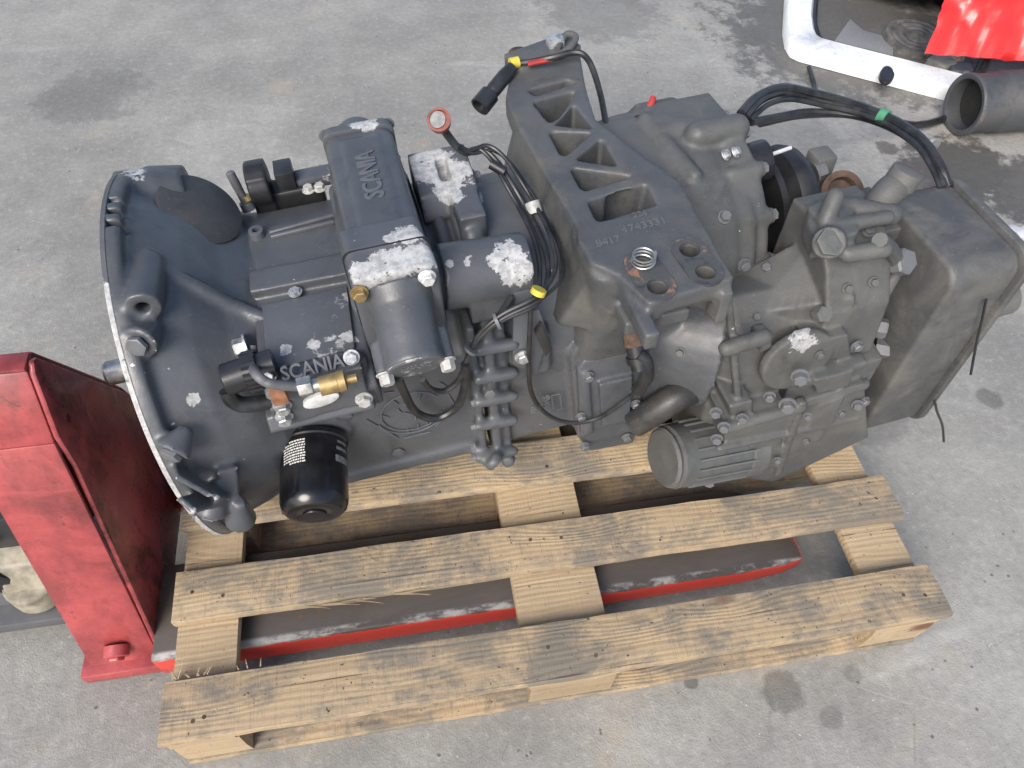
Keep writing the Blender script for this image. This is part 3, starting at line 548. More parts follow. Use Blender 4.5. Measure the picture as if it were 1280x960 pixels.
# round connector on the left of the valve block
cc = part('round_connector', MB().lathe((0.099, -0.205, 0.163), (1,.1,.05), [(0,.017),(.002,.019),(.026,.019),(.026,.0225),(.042,.0225),(.042,.018),(.06,.018)], 24), M['plastic'], gb)
mb = MB()
pc = V((0.099, -0.205, 0.163))+V((1,.1,.05)).normalized()*.030; 
for k in range(18): a = 2*math.pi*k/18; mb.obox(pc+V((-.004,.0225*math.cos(a),.0225*math.sin(a))), pc+V((.012,.0225*math.cos(a),.0225*math.sin(a))), .003, .003)
part('grip_ribs', mb, M['plastic'], cc)
part('connector_cable', MB().tube([(0.097, -0.205, 0.145), (0.098, -0.21, 0.132), (0.109, -0.212, 0.12), (0.137, -0.21, 0.112)], .010, 12), M['hose'], cc)

# --- oil filter
fp = (0.157, -0.175, -0.032); ax = V((-.0,-.62,-.80)); p_hi = V((0.156, -0.17, -0.043)); p_lo = p_hi+V((-.13,-1,-.12)).normalized()*.082
ax = (p_lo-p_hi).normalized(); L_ = (p_lo-p_hi).length
of = part('oil_filter', MB().lathe(p_hi, ax, [(0,.043),(.003,.0475),(.010,.0475),(.012,.0455),(L_+.012,.0455),(L_+.022,.043),(L_+.029,.036),(L_+.031,.020),(L_+.030,.018),(L_+.030,.004)], 48), M['filter'], gb)
part('dimple', MB().lathe(p_lo+ax*.029, ax, [(0,.0155),(.0022,.0155),(.0035,.0145),(.0035,.003)], 28), M['filter'], of)
fx = V((1,0,0)); fx = (fx-ax*fx.dot(ax)).normalized(); fy = ax.cross(fx)
def on_filter(ang, h, r=.0459): return p_hi+ax*h+(fx*math.cos(ang)+fy*math.sin(ang))*r
mb = MB(); camdir = V((0.178, -0.3, 0.109))-p_hi; a_c = math.atan2(camdir.dot(fy), camdir.dot(fx))
sgn = 1 if (fx.dot(V((1,0,0)))) > 0 else -1
left = a_c + (1.0 if on_filter(a_c+.6,0).x < on_filter(a_c-.6,0).x else -1.0)*.62
for row in range(9):
    a = -.38+rng.uniform(0,.03); h = L_*.24+row*.0040
    while a < .38-(.25 if row in (0,8) else 0):
        wd = rng.uniform(.03,.1)
        q = [on_filter(left+a, h), on_filter(left+a+wd, h), on_filter(left+a+wd, h+.0022), on_filter(left+a, h+.0022)]
        mb.add(q, [(0,1,2,3)]); a += wd+.022
part('printed_text', mb, M['print'], of)
right = 2*a_c-left+(.35 if left < a_c else -.35); mb = MB()
for h, w_, t in ((L_*.22,.22,.004),(L_*.34,.26,.005),(L_*.5,.3,.010)):
    n = 6
    for k in range(n):
        a0, a1 = right-w_+2*w_*k/n, right-w_+2*w_*(k+1)/n; mb.add([on_filter(a0,h), on_filter(a1,h), on_filter(a1,h+t), on_filter(a0,h+t)], [(0,1,2,3)])
part('printed_panel', mb, M['gprint'], of)

# --- range housing with the side cover
mb = MB()
mb.loft([sup(.43,0,-.01,.160,.165,2.4), sup(.50,0,-.012,.161,.165,2.5), sup(.60,0,-.016,.165,.168,2.6), sup(.66,0,-.02,.166,.166,2.6)])
mb.loft([sup(.58,0,-.10,.160,.12,2.6), sup(.70,-.01,-.11,.18,.15,2.6), sup(.78,-.01,-.12,.19,.16,2.6)])
mb.prism('x', [(-.155,-.20),(-.165,.02),(-.12,.09),(.1,.09),(.15,-.2)], .44, .70)
mb.prism('y', [(0.533, 0.008), (0.542, 0.032), (0.625, 0.033), (0.654, -0.026), (0.666, -0.225), (0.657, -0.276), (0.575, -0.265), (0.554, -0.212)], -.176, -.12)
mb.cyl((.68,-.09,-.06),(.78,-.13,-.07),.08,.12,32)
mb.cyl((0.596, -0.17, 0.097), (0.628, -0.1, 0.097), .05, .07)                                           # leg of the mount
mb.capsule((0.619, -0.195, 0.06), (0.629, -0.185, 0.019), .013)
mb.box((.45,-.178,-.01),(.505,-.14,.075))
cut = [MB().cyl((x,y,-.02),(x,y,.22),.014) for x, y, z in [(0.606, -0.208, 0.203), (0.609, -0.25, 0.203), (0.669, -0.204, 0.203), (0.672, -0.244, 0.203)]]
rh = cast('range_housing', mb, M['case'], gb, .0038, 5, cut)
cv = cast('side_cover', MB().prism('y', [(0.541, -0.008), (0.55, 0.008), (0.635, 0.004), (0.645, -0.024), (0.658, -0.199), (0.65, -0.232), (0.57, -0.216), (0.555, -0.19)], -.186, -.165).prism('y', [(0.573, -0.044), (0.626, -0.045), (0.633, -0.169), (0.586, -0.161)], -.196, -.18).prism('y', [(0.547, -0.015), (0.557, -0.015), (0.573, -0.179), (0.563, -0.186)], -.191, -.18), M['case'], rh, .0026, 3)
for p in [(0.556, -0.19, -0.022), (0.549, -0.19, -0.122), (0.56, -0.19, -0.214), (0.634, -0.19, -0.22), (0.639, -0.19, -0.125), (0.63, -0.19, -0.085), (0.643, -0.19, -0.19)]: bolt(p, (0,-1,0), .0068, 'gbolt', .007, parent=cv)
text('cast_code', 'GRS', .017, (0.498, -0.173, -0.086), (.08,0,1), (-1,0,0), M['case'], rh, .0012)
text('cast_code', 'I81', .013, (0.479, -0.173, -0.099), (.08,0,1), (-1,0,0), M['case'], rh, .0012)
fr = MB()
c4 = [(0.507, -0.172, -0.076), (0.52, -0.172, -0.077), (0.524, -0.172, -0.119), (0.511, -0.172, -0.118)]
for i in range(4): fr.tube([c4[i], c4[(i+1) % 4]], .0009, 4, 1)
part('cast_frame', fr, M['case'], rh)
br = part('cable_bracket', MB().prism('y', [(0.45, 0.135), (0.484, 0.139), (0.5, 0.067), (0.489, 0.048), (0.48, 0.007), (0.446, 0.042)], -.1865, -.183), M['case'], rh, bev=.001)
bolt((0.459, -0.19, 0.058), (0,-1,.1), .0085, 'zinc', .007, parent=br)
part('bracket_lip', MB().prism('y', [(0.485, 0.12), (0.498, 0.071), (0.489, 0.057), (0.476, 0.105)], -.2, -.1868), M['dark'], br, bev=.001)
sn = part('speed_sensor', MB().lathe((0.616, -0.2, 0.044), (.05,-.6,-.8), [(0,.013),(.02,.013),(.02,.0155),(.03,.0155),(.031,.012),(.04,.012)], 20), M['plastic'], rh)
part('rusty_neck', MB().lathe((0.615, -0.19, 0.06), (.05,-.6,-.8), [(0,.016),(.022,.015)], 20), M['rust'], sn)
part('sensor_elbow', MB().tube([(0.616, -0.215, 0.036), (0.627, -0.222, 0.024), (0.632, -0.222, -0.011), (0.627, -0.215, -0.053)], .0105, 12), M['plastic'], sn)

# --- gearbox mount crossmember
T = [(0.575, 0.266), (0.696, 0.304), (0.683, 0.246), (0.662, 0.16), (0.652, 0.089), (0.682, -0.009), (0.711, -0.077), (0.707, -0.133), (0.701, -0.262), (0.591, -0.272), (0.571, -0.214), (0.548, -0.186), (0.547, -0.142), (0.554, -0.121), (0.547, -0.037), (0.54, 0.105), (0.541, 0.178)]
mb = MB()
top = [(a, b, .203) for a, b in T]
cx_ = sum(a for a, b in T)/len(T)
mb.prism('z', T, .168, .203)
inner = [(0.559, 0.183), (0.672, 0.202), (0.652, 0.089), (0.685, 0), (0.71, -0.084), (0.705, -0.137), (0.695, -0.189), (0.598, -0.223), (0.551, -0.184), (0.552, -0.128), (0.547, -0.037), (0.54, 0.105)]
def grow(P_, gx, gy): c0_ = V((sum(p[0] for p in P_)/len(P_), sum(p[1] for p in P_)/len(P_), 0)); return [(c0_.x+(p[0]-c0_.x)*gx, c0_.y+(p[1]-c0_.y)*gy) for p in P_]
mb.loft([[(a, b, .196) for a, b in inner], [(a, b, .15) for a, b in grow(inner, 1.12, .98)], [(a-.012, b, .08) for a, b in grow(inner, 1.35, .9)]])
mb.loft([[(x, y, z) for x, y in rrect(.60-wx, .60+wx, -.215-wy, -.10, .03)] for z, wx, wy in ((.19,.055,.0),(.12,.05,-.005),(.04,.058,-.02),(-.02,.066,-.035))])
mb.obox((0.575, 0.264, 0.19), (0.686, 0.296, 0.19), .05, .04)
mb.box((.574,-.306,.163),(.592,-.19,.19)).box((.682,-.272,.135),(.700,-.15,.19)).box((.575,-.25,.125),(.70,-.17,.15))
cut = []
POK = [[(0.576, 0.19), (0.648, 0.198), (0.656, 0.184), (0.584, 0.17)], [(0.58, 0.156), (0.644, 0.163), (0.632, 0.143), (0.604, 0.11), (0.587, 0.101)], [(0.632, 0.13), (0.639, 0.068), (0.593, 0.093)], [(0.58, 0.078), (0.633, 0.058), (0.584, 0.021), (0.579, 0.03)], [(0.643, 0.041), (0.643, -0.022), (0.596, 0.008)], [(0.583, -0.008), (0.653, -0.049), (0.586, -0.057), (0.583, -0.049)], [(0.585, -0.08), (0.662, -0.071), (0.66, -0.112), (0.586, -0.119), (0.583, -0.112)]]
for i, q in enumerate(POK): cut.append(MB().prism('z', grow(q, .86, .86), .112 if i else .183, .25, grow(q, 1.24, 1.22)))
for x, y, z in ((0.606, -0.208, 0.203), (0.609, -0.25, 0.203), (0.669, -0.204, 0.203), (0.672, -0.244, 0.203)): cut.append(MB().cyl((x,y,.04),(x,y,.25),.0125))
x, y, z = (0.599, -0.086, 0.19); cut.append(MB().cyl((x+.03,y+.004,.10),(x+.03,y+.004,.2),.022))
x, y, z = (0.606, 0.145, 0.19); cut.append(MB().cyl((x+.004,y-.002,.10),(x+.004,y-.002,.2),.017))
cut.append(MB().box((0.609, -0.36, 0.1), (0.684, -0.262, 0.178)))
bk = cast('mounting_crossmember', mb, M['bracket'], gb, .0032, 4, cut)
def pad(pts, m, nm):
    o = part(nm, MB().prism('z', pts, .2025, .2046), m, bk, bev=.0008); return o
def rustmat():
    N = NT('rusty_pad'); n = N.noise(30, 6, .75, dist=.5); col = N.mix(N.ramp(n, .38, .5), (.028,.032,.040), (.055,.058,.060)); col = N.mix(N.ramp(n, .56, .64), col, (.22,.12,.075)); N.bump(n, .4, .001); return N.out(col, .65)
M['pad'] = rustmat()
def slotpad(a, b, r):
    a, b = V((a[0], a[1])), V((b[0], b[1])); d = (b-a).normalized(); n = V((-d.y, d.x)); o = []
    for c, s0 in ((b, 90), (a, 270)):
        for k in range(9):
            t = R(s0-22.5*k); o.append(tuple(c+d*(r*math.cos(t))+n*(r*math.sin(t)))) 
    return o
def ringpad(a, b):
    o = part('rusty_pad', MB().prism('z', slotpad(a, b, .022), .2015, .2048), M['pad'], bk)
    ct = link('cutter', MB().cyl((a[0],a[1],.19),(a[0],a[1],.22),.0125,n=32).cyl((b[0],b[1],.19),(b[0],b[1],.22),.0125,n=32).mesh('cutter'), None, bk)
    m_ = o.modifiers.new('c', 'BOOLEAN'); m_.operation = 'DIFFERENCE'; m_.object = ct; m_.solver = 'EXACT'; bake(o); bpy.data.objects.remove(ct); smooth(o.data, 40)
ringpad((0.606, -0.208, 0.203), (0.609, -0.25, 0.203)); ringpad((0.669, -0.204, 0.203), (0.672, -0.244, 0.203))
part('rusty_pad', MB().lathe((0.594, 0.293, 0.203), (0,0,1), [(0,.016),(.002,.015)], 24), M['rust'], bk); part('rusty_pad', MB().lathe((0.651, 0.296, 0.203), (0,0,1), [(0,.014),(.002,.013)], 24), M['rust'], bk)
part('rusty_pad', MB().lathe((0.587, 0.256, 0.203), (0,0,1), [(0,.014),(.002,.013)], 24), M['rust'], bk)
text('cast_number', '1743331', .017, (0.634, -0.145, 0.203), (1,.02,0), (.0,1,0), M['bracket'], bk, .0011); text('cast_number', '8417', .016, (0.581, -0.159, 0.203), (1,.02,0), (0,1,0), M['bracket'], bk, .0011); text('cast_number', '224', .013, (0.636, -0.124, 0.203), (1,.02,0), (0,1,0), M['bracket'], bk, .0009)
lug = part('lifting_lug', MB().tube([(0.637, 0.254, 0.208), (0.657, 0.255, 0.212), (0.675, 0.266, 0.216), (0.684, 0.28, 0.22), (0.675, 0.291, 0.22), (0.664, 0.284, 0.216), (0.65, 0.267, 0.212)], .0055, 10), M['bracket'], bk)
part('lug_clamp', MB().box(*[(lambda a: ((a[0]-.013,a[1]-.010,a[2]),(a[0]+.013,a[1]+.010,a[2]+.018)))((0.652, 0.284, 0.205))][0]), M['zinc'], bk, bev=.002)

# --- rear housing and its flange
mb = MB()
prof = [(-.135,-.05),(-.125,.06),(-.095,.115),(-.045,.148),(.02,.163),(.075,.170),(.135,.165),(.165,.13),(.17,-.1),(-.1,-.1)]
mb.loft([[(x_, a*s_, b*s_+dz) for a, b in prof] for x_, s_, dz in ((.62,.97,.0),(.70,1.,.004),(.80,1.,.008),(.83,1.,.008))])
mb.prism('x', [(.03,.165),(.06,.186),(.125,.183),(.16,.15),(.15,.1),(.03,.1)], .745, .85)
mb.loft([[(x_, a*1.045+.002, b*1.03+.006) for a, b in prof] for x_ in (.735,.80)])
mb.capsule((.76,-.03,.163),(.735,.10,.176),.011)
mb.capsule((.79,.035,.180),(.85,.035,.180),.020)
mb.lathe((.822,.035,.02),(1,0,0),[(0,.155),(.012,.158),(.03,.158),(.036,.15),(.04,.12),(.055,.115)], 56)
for a in range(-65, 215, 26):
    y, z = .035+.15*math.cos(R(a)), .02+.15*math.sin(R(a)); mb.capsule((.815,y,z),(.858,y,z),.012); mb.cyl((.85,y,z),(.862,y,z),.010)
rr = cast('rear_housing', mb, M['dusty'], gb, .0038, 4)
for a in range(-65, 215, 26):
    if 100 < a < 215 or a < 130:
        y, z = .035+.15*math.cos(R(a)), .02+.15*math.sin(R(a)); bolt((.862,y,z), (1,0,0), .0085, 'gbolt' if a % 52 else 'zinc', parent=rr)
for p in [(0.807, -0.019, 0.18), (0.823, -0.018, 0.18)]: bolt(p, (.6,-.4,.7), .0065, 'zinc', parent=rr)
sd_ = part('speed_sender', MB().lathe((0.887, 0, 0.14), (1,-.05,.15), [(-.03,.03),(0,.03),(.004,.029)], 28), M['plastic'], rr)
part('sender_pin', MB().lathe((0.891, -0.004, 0.15), (1,.05,.12), [(0,.003),(.035,.003)], 8), M['alu'], sd_)

# --- output flange
of_ = part('output_flange', MB().lathe((.905,.01,.035),(1,0,0),[(0,.085),(.010,.085),(.014,.07),(.022,.068),(.03,.088),(.045,.092),(.058,.088),(.066,.078),(.067,.03)], 48), M['rubber'], gb)
part('flange_yoke', MB().cyl((.965,.01,.035),(1.0,.01,.035),.04).box((.985,.0,.055),(1.02,.035,.115)).box((.985,-.01,-.06),(1.02,.03,.0)), M['retarder'], of_, bev=.005)
part('rusty_ring', MB().lathe((1.026, -0.02, 0.057), (-.1,-.55,.7), [(0,.034),(.016,.034),(.016,.024),(.004,.022)], 32), M['rust'], of_)
bolt((0.984, 0, 0.094), (1,0,.3), .012, 'gbolt', .016, parent=of_)

# --- retarder
mb = MB()
prof = [(-.225,-.29),(-.262,-.26),(-.258,-.12),(-.245,-.04),(-.222,.02),(-.175,.055),(-.12,.045),(-.08,-.02),(.02,-.06),(.05,-.28)]
mb.loft([[(x_, a*s_, b) for a, b in prof] for x_, s_ in ((.745,.86),(.775,.97),(.93,1.),(.962,1.))])
mb.loft([[(x_, y, z) for y, z in ((-.252,-.05),(-.238,.05),(-.205,.105),(-.15,.150),(-.09,.140),(-.08,-.05))] for x_ in (.885,.985)])
mb.prism('x', [(-.262,-.27),(-.262,-.06),(-.1,-.03),(-.1,-.27)], .95, 1.005)
mb.loft([[(.80,-.20,-.02),(.80,-.19,.03),(.80,-.12,.04),(.80,-.1,-.02)], [(.925,-.252,-.03),(.925,-.235,.07),(.925,-.13,.11),(.925,-.1,-.03)]])
mb.prism('z', [(0.865, -0.156), (0.899, -0.124), (0.934, -0.125), (0.935, -0.156), (0.914, -0.205), (0.854, -0.199)], .13, .162)
mb.capsule((0.879, -0.174, 0.17), (0.895, -0.157, 0.192), .012)
mb.prism('z', rrect(*(0.868, 0.912, -0.209, -0.14), .012), .14, .172)
mb.box((0.88, -0.19, 0.15), (0.965, -0.189, 0.168))
mb.capsule((0.876, -0.182, 0.165), (0.963, -0.188, 0.165), .010); mb.capsule((0.895, -0.217, 0.145), (0.939, -0.227, 0.15), .012)
mb.capsule((0.723, -0.258, 0.06), (0.776, -0.258, 0.066), .0115); mb.cyl((0.771, -0.25, 0.054), (0.785, -0.25, 0.056), .019); mb.obox((0.717, -0.225, 0.159), (0.767, -0.262, -0.071), .010, .012, up=(0,-1,0))
mb.lathe((0.847, -0.25, -0.012), (0,-1,.12), [(0,.056),(.012,.055),(.014,.052)], 40)
mb.obox((0.852, -0.268, -0.051), (0.959, -0.268, -0.039), .016, .022, up=(0,-1,0)); mb.capsule((0.859, -0.272, -0.112), (0.981, -0.272, -0.102), .009)
mb.capsule((0.742, -0.284, -0.103), (0.869, -0.28, -0.105), .0105); mb.capsule((0.747, -0.284, -0.163), (1, -0.276, -0.197), .006)
mb.obox((0.867, -0.28, -0.088), (0.886, -0.282, -0.315), .012, .014, up=(0,-1,0)); mb.obox((0.936, -0.268, -0.04), (0.941, -0.275, -0.236), .008, .014, up=(0,-1,0))
mb.prism('y', [(0.744, -0.096), (0.868, -0.095), (0.975, -0.092), (1.055, -0.28), (0.894, -0.36), (0.781, -0.269)], -.279, -.2)
for q, d in (([(0.869, -0.035), (0.934, -0.037), (0.94, -0.078), (0.887, -0.077)], .284), ([(0.904, -0.114), (0.943, -0.108), (0.95, -0.196), (0.906, -0.196)], .283), ([(0.803, -0.178), (0.86, -0.182), (0.881, -0.286), (0.823, -0.279)], .285), ([(0.855, 0.024), (0.914, 0.026), (0.942, -0.036), (0.875, -0.023)], .261), ([(0.746, -0.062), (0.783, -0.061), (0.791, -0.101), (0.756, -0.097)], .276)):
    mb.prism('y', q, -d, -.17)
mb.cyl((0.899, -0.173, 0.13), (0.86, -0.215, 0.172), .021)
mb.capsule((1.012, -0.2, 0.062), (0.972, -0.23, 0.013), .010); mb.capsule((0.938, -0.145, 0.15), (0.984, -0.17, 0.15), .016)
mb.box((.98,-.13,-.20),(1.07,-.03,.07))
rt = cast('retarder_housing', mb, M['retarder'], gb, .0028, 3)
for p, r in [((0.83, -0.292, 0.002), 0.01), ((0.828, -0.295, -0.062), 0.01), ((0.767, -0.285, -0.085), 0.007), ((0.717, -0.285, -0.049), 0.007), ((0.721, -0.307, -0.056), 0.007), ((0.722, -0.3, -0.099), 0.007), ((0.762, -0.27, -0.295), 0.009), ((0.814, -0.27, -0.069), 0.007), ((0.86, -0.295, -0.235), 0.005), ((0.812, -0.295, -0.238), 0.005), ((0.975, -0.285, -0.136), 0.007), ((0.874, -0.297, -0.109), 0.005)]: bolt(p, (-.5,-1,.15), r, 'gbolt', r*1.1, parent=rt)
for p, n_, r in (((.915,-.222,.080),(0,-.86,.5),.006),((.955,-.222,.080),(0,-.86,.5),.006),((.942,-.258,-.011),(0,-1,.06),.007),((.843,-.139,.060),(-.49,-.12,.86),.007),((.802,-.198,.032),(0,-.61,.79),.006),
    ((.876,-.264,.0),(0,-1,0),.0055),((.991,-.28,-.14),(.08,-1,.1),.0065),((.792,-.245,-.085),(0,-1,.16),.006),((.916,-.280,-.225),(0,-1,0),.0055),((.957,-.279,-.16),(0,-1,.2),.006),((.954,-.176,.133),(0,-.35,.93),.007),((.905,-.175,.131),(0,-.6,.8),.006),
    ((.784,-.089,.131),(0,-.54,.84),.008),((.811,-.125,.066),(0,-1,.18),.008),((.698,-.191,-.018),(-.6,-.66,.47),.006)): bolt(p, n_, r, 'retarder' if r < .0065 else 'gbolt', r, parent=rt)
for a, b in (((.846,-.258,-.045),(.958,-.2585,-.045)),((.846,-.2575,-.04),(.846,-.262,-.25))): part('gasket_seam', MB().obox(a, b, .012, .0035, up=(0,0,1) if a[2] == b[2] else (1,0,0)), M['rubber'], rt)
bolt((0.882, -0.226, 0.043), (.1,-.75,.66), .013, 'retarder', .016, parent=rt, washer=False, name='hex_plug')
bolt((0.998, -0.205, 0.089), (.2,-.7,.7), .019, 'gbolt', .02, parent=rt, washer=False, name='hex_plug')
bolt((0.859, -0.216, 0.173), (0,-.55,.83), .0185, 'retarder', .006, parent=rt, washer=False, name='round_cap')
for p in [(1.019, -0.2, -0.059), (1.052, -0.2, -0.122)]: bolt(p, (.8,-.6,.1), .016, 'gbolt', .024, parent=rt, washer=False, name='hose_fitting')
el = part('pipe_elbow', MB().tube([(0.983, -0.145, 0.13), (0.983, -0.147, 0.15), (0.994, -0.143, 0.165), (1.016, -0.136, 0.17)], .021, 16), M['retarder'], rt)
part('elbow_cap', MB().lathe((1.01, -0.138, 0.168), (.35,.1,.9), [(0,.022),(.022,.022),(.024,.019)], 24), M['cooler'], el)
part('control_lever', MB().tube([(0.93, -0.223, 0.165), (0.976, -0.21, 0.12), (0.999, -0.21, 0.083)], .010, 10), M['retarder'], rt)
# oil canister of the retarder
ca, cb = V((0.669, -0.255, -0.203)), V((0.833, -0.245, -0.242)); dx = (cb-ca).normalized(); CL = (cb-ca).length; rc = .052
cn = part('canister', MB().lathe(ca, dx, [(0,rc*.8),(.0,rc*.86),(.004,rc*.95),(.008,rc*.9),(.010,rc*.9),(.013,rc),(.018,rc),(CL-.03,rc*1.04),(CL-.028,rc*1.1),(CL,rc*1.12)], 48), M['dusty'], rt)
mb = MB(); side = dx.orthogonal().normalized(); s2 = dx.cross(side)
for k in range(20):
    a = 2*math.pi*k/20; n_ = side*math.cos(a)+s2*math.sin(a); p = ca+n_*rc*.99
    mb.obox(p+dx*.035, p+dx*(CL-.02)+n_*.003, .003, .008, up=n_)
part('cooling_ribs', mb, M['dusty'], cn)
part('black_hose', MB().tube([(0.637, -0.205, -0.159), (0.663, -0.212, -0.126), (0.695, -0.212, -0.103), (0.741, -0.2, -0.105)], .023, 16), M['hosecast'], gb)

# --- oil cooler
mb = MB()
def co(x0, x1, y0, y1, z0, z1, r): return [[(x, y, z) for y, z in rrect(y0, y1, z0, z1, r, 8)] for x in (x0, x1)]
mb.loft(co(1.062,1.172,-.255,-.06,-.315,.088,.03))
cl = part('oil_cooler', mb, M['cooler'], gb, bev=.007, seg=3)
mb = MB().loft(co(1.172,1.186,-.262,-.053,-.322,.095,.036)); part('end_frame', mb, M['cooler'], cl, bev=.004)
sp = part('spigot', MB().lathe((1.186,-.205,.06),(1,.05,0),[(0,.034),(.012,.034),(.012,.027),(.05,.027),(.05,.020)], 32), M['alu'], cl)
part('spigot', MB().lathe((1.186,-.225,-.03),(1,.05,0),[(0,.03),(.04,.03),(.04,.022)], 32), M['retarder'], cl)
part('cable_tie', MB().tube([(1.132, -0.262, 0.029), (1.143, -0.268, -0.012), (1.161, -0.272, -0.069), (1.186, -0.28, -0.146)], .0022, 6), M['plastic'], cl)
part('cable_tie', MB().tube([(1.175, -0.262, -0.237), (1.194, -0.268, -0.274), (1.227, -0.272, -0.326), (1.251, -0.28, -0.38)], .0022, 6), M['plastic'], cl)

# --- wiring
def cable(pts, r=.004, m='hose', name='cable', parent=None): return part(name, MB().tube(pts, r, 9, 8), M[m], parent or gb)
def ring(p, d, r, m, h=.008, parent=None, name='cable_tie'): return part(name, MB().lathe(V(p)-V(d).normalized()*h/2, d, [(0,r),(h,r)], 14), M[m], parent or gb)
H = [(0.436, 0.045, 0.235), (0.452, 0.05, 0.215), (0.476, 0.057, 0.21), (0.492, 0.04, 0.2), (0.503, 0.006, 0.185), (0.514, -0.033, 0.165), (0.515, -0.101, 0.166), (0.503, -0.162, 0.17), (0.475, -0.202, 0.169), (0.428, -0.207, 0.158), (0.398, -0.208, 0.135), (0.38, -0.208, 0.098)]
hb = None
for k, (dx_, dz_, r_) in enumerate(((0,0,.0036),(.006,.004,.003),(-.006,.003,.003),(.011,-.002,.0024))):
    pts = []
    for i, p in enumerate(H):
        f = 1.5*math.sin(math.pi*i/(len(H)-1))+.35; pts.append((p[0]+dx_*f*(1 if i < 8 else .3), p[1]+dz_*.4*f, p[2]+dz_*f+(dx_*.6*f if i >= 8 else 0)))
    c_ = cable(pts, r_, parent=hb); c_.name = 'wiring_harness' if hb is None else 'cable'
    if hb is None: hb = c_
ring((0.523, -0.031, 0.168), V((0.523, -0.049, 0.14))-V((0.519, -0.015, 0.17)), .0105, 'white_bolt', .016, hb, 'label_sleeve'); ring((0.479, -0.2, 0.187), V((0.474, -0.2, 0.167))-V((0.493, -0.19, 0.2)), .0095, 'yel', .007, hb, 'yellow_tape')
ring((0.425, -0.205, 0.157), (1,0,.3), .0115, 'gbolt', .004, hb); ring((0.388, -0.208, 0.121), (1,0,1), .0105, 'gbolt', .004, hb)
rc_ = part('round_plug', MB().lathe((0.42, 0.044, 0.275), (-.15,-.55,.75), [(-.02,.008),(-.006,.014),(.006,.0155),(.008,.0155),(.008,.0125),(.003,.0125)], 24), plain('dull_red_plastic', (.17,.05,.035), .5, 0, .4, 60), hb)
part('plug_pins', MB().lathe((0.417, 0.043, 0.279), (-.15,-.55,.75), [(0,.011),(.001,.011)], 20), M['gprint'], rc_)
part('plug_tail', MB().tube([(0.421, 0.041, 0.27), (0.43, 0.043, 0.25), (0.438, 0.04, 0.235)], .0055, 10), M['hose'], rc_)
part('harness_clip', MB().lathe((0.481, 0.031, 0.205), (.6,-.5,-.3), [(0,.007),(.022,.007)], 14), M['rubber'], hb)
cable([(0.293, -0.25, 0.151), (0.296, -0.215, 0.072), (0.304, -0.195, -0.001), (0.329, -0.19, -0.035), (0.36, -0.19, -0.021), (0.375, -0.195, 0.027), (0.379, -0.205, 0.09)], .0058)
cable([(0.32, -0.24, 0.125), (0.329, -0.21, 0.063), (0.346, -0.2, 0.037), (0.366, -0.198, 0.047), (0.378, -0.205, 0.082)], .0042)
cable([(0.253, -0.19, 0.103), (0.271, -0.195, 0.097), (0.292, -0.24, 0.13)], .0045)
cable([(0.256, -0.18, 0.113), (0.278, -0.2, 0.122)], .0045)
cable([(0.469, -0.2, 0.161), (0.467, -0.2, 0.117), (0.466, -0.195, 0.046), (0.471, -0.188, -0.03), (0.49, -0.188, -0.089), (0.524, -0.195, -0.122), (0.57, -0.202, -0.123), (0.609, -0.21, -0.081), (0.627, -0.214, -0.05)], .0034)
cable([(0.451, -0.178, 0.163), (0.437, -0.19, 0.157), (0.425, -0.2, 0.151)], .005)
tb = cable([(0.579, 0.248, 0.212), (0.602, 0.243, 0.214), (0.63, 0.231, 0.222), (0.661, 0.229, 0.225), (0.678, 0.222, 0.222), (0.689, 0.211, 0.205), (0.691, 0.173, 0.18), (0.682, 0.121, 0.165)], .0048); tb.name = 'mount_cable'
part('red_wire', MB().tube([(0.593, 0.235, 0.216), (0.63, 0.232, 0.219)], .0042, 8, 1), M['redp'], tb); ring((0.575, 0.248, 0.214), (1,.1,0), .0085, 'yel', .014, tb, 'yellow_tape')
pg = part('cable_plug', MB().lathe((0.568, 0.236, 0.215), V((0.515, 0.196, 0.195))-V((0.568, 0.236, 0.215)), [(0,.009),(.02,.0115),(.05,.0115),(.055,.010),(.058,.015),(.085,.0155),(.085,.0125),(.078,.012)], 20), M['plastic'], tb)
part('red_marker', MB().tube([(0.74, 0.113, 0.17), (0.749, 0.121, 0.178), (0.761, 0.135, 0.186)], .005, 8, 3), M['redp'], gb); part('marker_foot', MB().tube([(0.727, 0.114, 0.168), (0.738, 0.116, 0.17), (0.746, 0.12, 0.175)], .006, 8, 3), M['rubber'], gb)
A_ = [[(0.915, 0.13, 0.13), (0.963, 0.17, 0.124), (1.025, 0.2, 0.112), (1.083, 0.2, 0.093), (1.147, 0.17, 0.078), (1.177, 0.1, 0.087), (1.177, 0.02, 0.102), (1.164, -0.05, 0.104), (1.164, -0.085, 0.087)],
      [(0.925, 0.13, 0.122), (0.978, 0.17, 0.118), (1.044, 0.2, 0.098), (1.113, 0.19, 0.076), (1.16, 0.14, 0.076), (1.179, 0.08, 0.087), (1.182, 0.01, 0.092), (1.163, -0.05, 0.1), (1.156, -0.085, 0.089)],
      [(0.935, 0.13, 0.114), (0.984, 0.16, 0.114), (1.047, 0.19, 0.092), (1.108, 0.18, 0.074), (1.153, 0.14, 0.074), (1.173, 0.08, 0.084), (1.161, 0, 0.101), (1.156, -0.05, 0.096), (1.15, -0.085, 0.088)],
      [(0.939, 0.13, 0.109), (1.011, 0.16, 0.085), (1.08, 0.18, 0.067), (1.147, 0.16, 0.061), (1.175, 0.12, 0.067), (1.184, 0.06, 0.079), (1.183, 0, 0.084), (1.171, -0.06, 0.085), (1.172, -0.085, 0.079)]]
h0 = None
for i, a in enumerate(A_):
    c_ = cable(a, (.0072,.0058,.0046,.0066)[i], 'hose', 'rear_hose' if i == 0 else 'hose', h0); h0 = h0 or c_
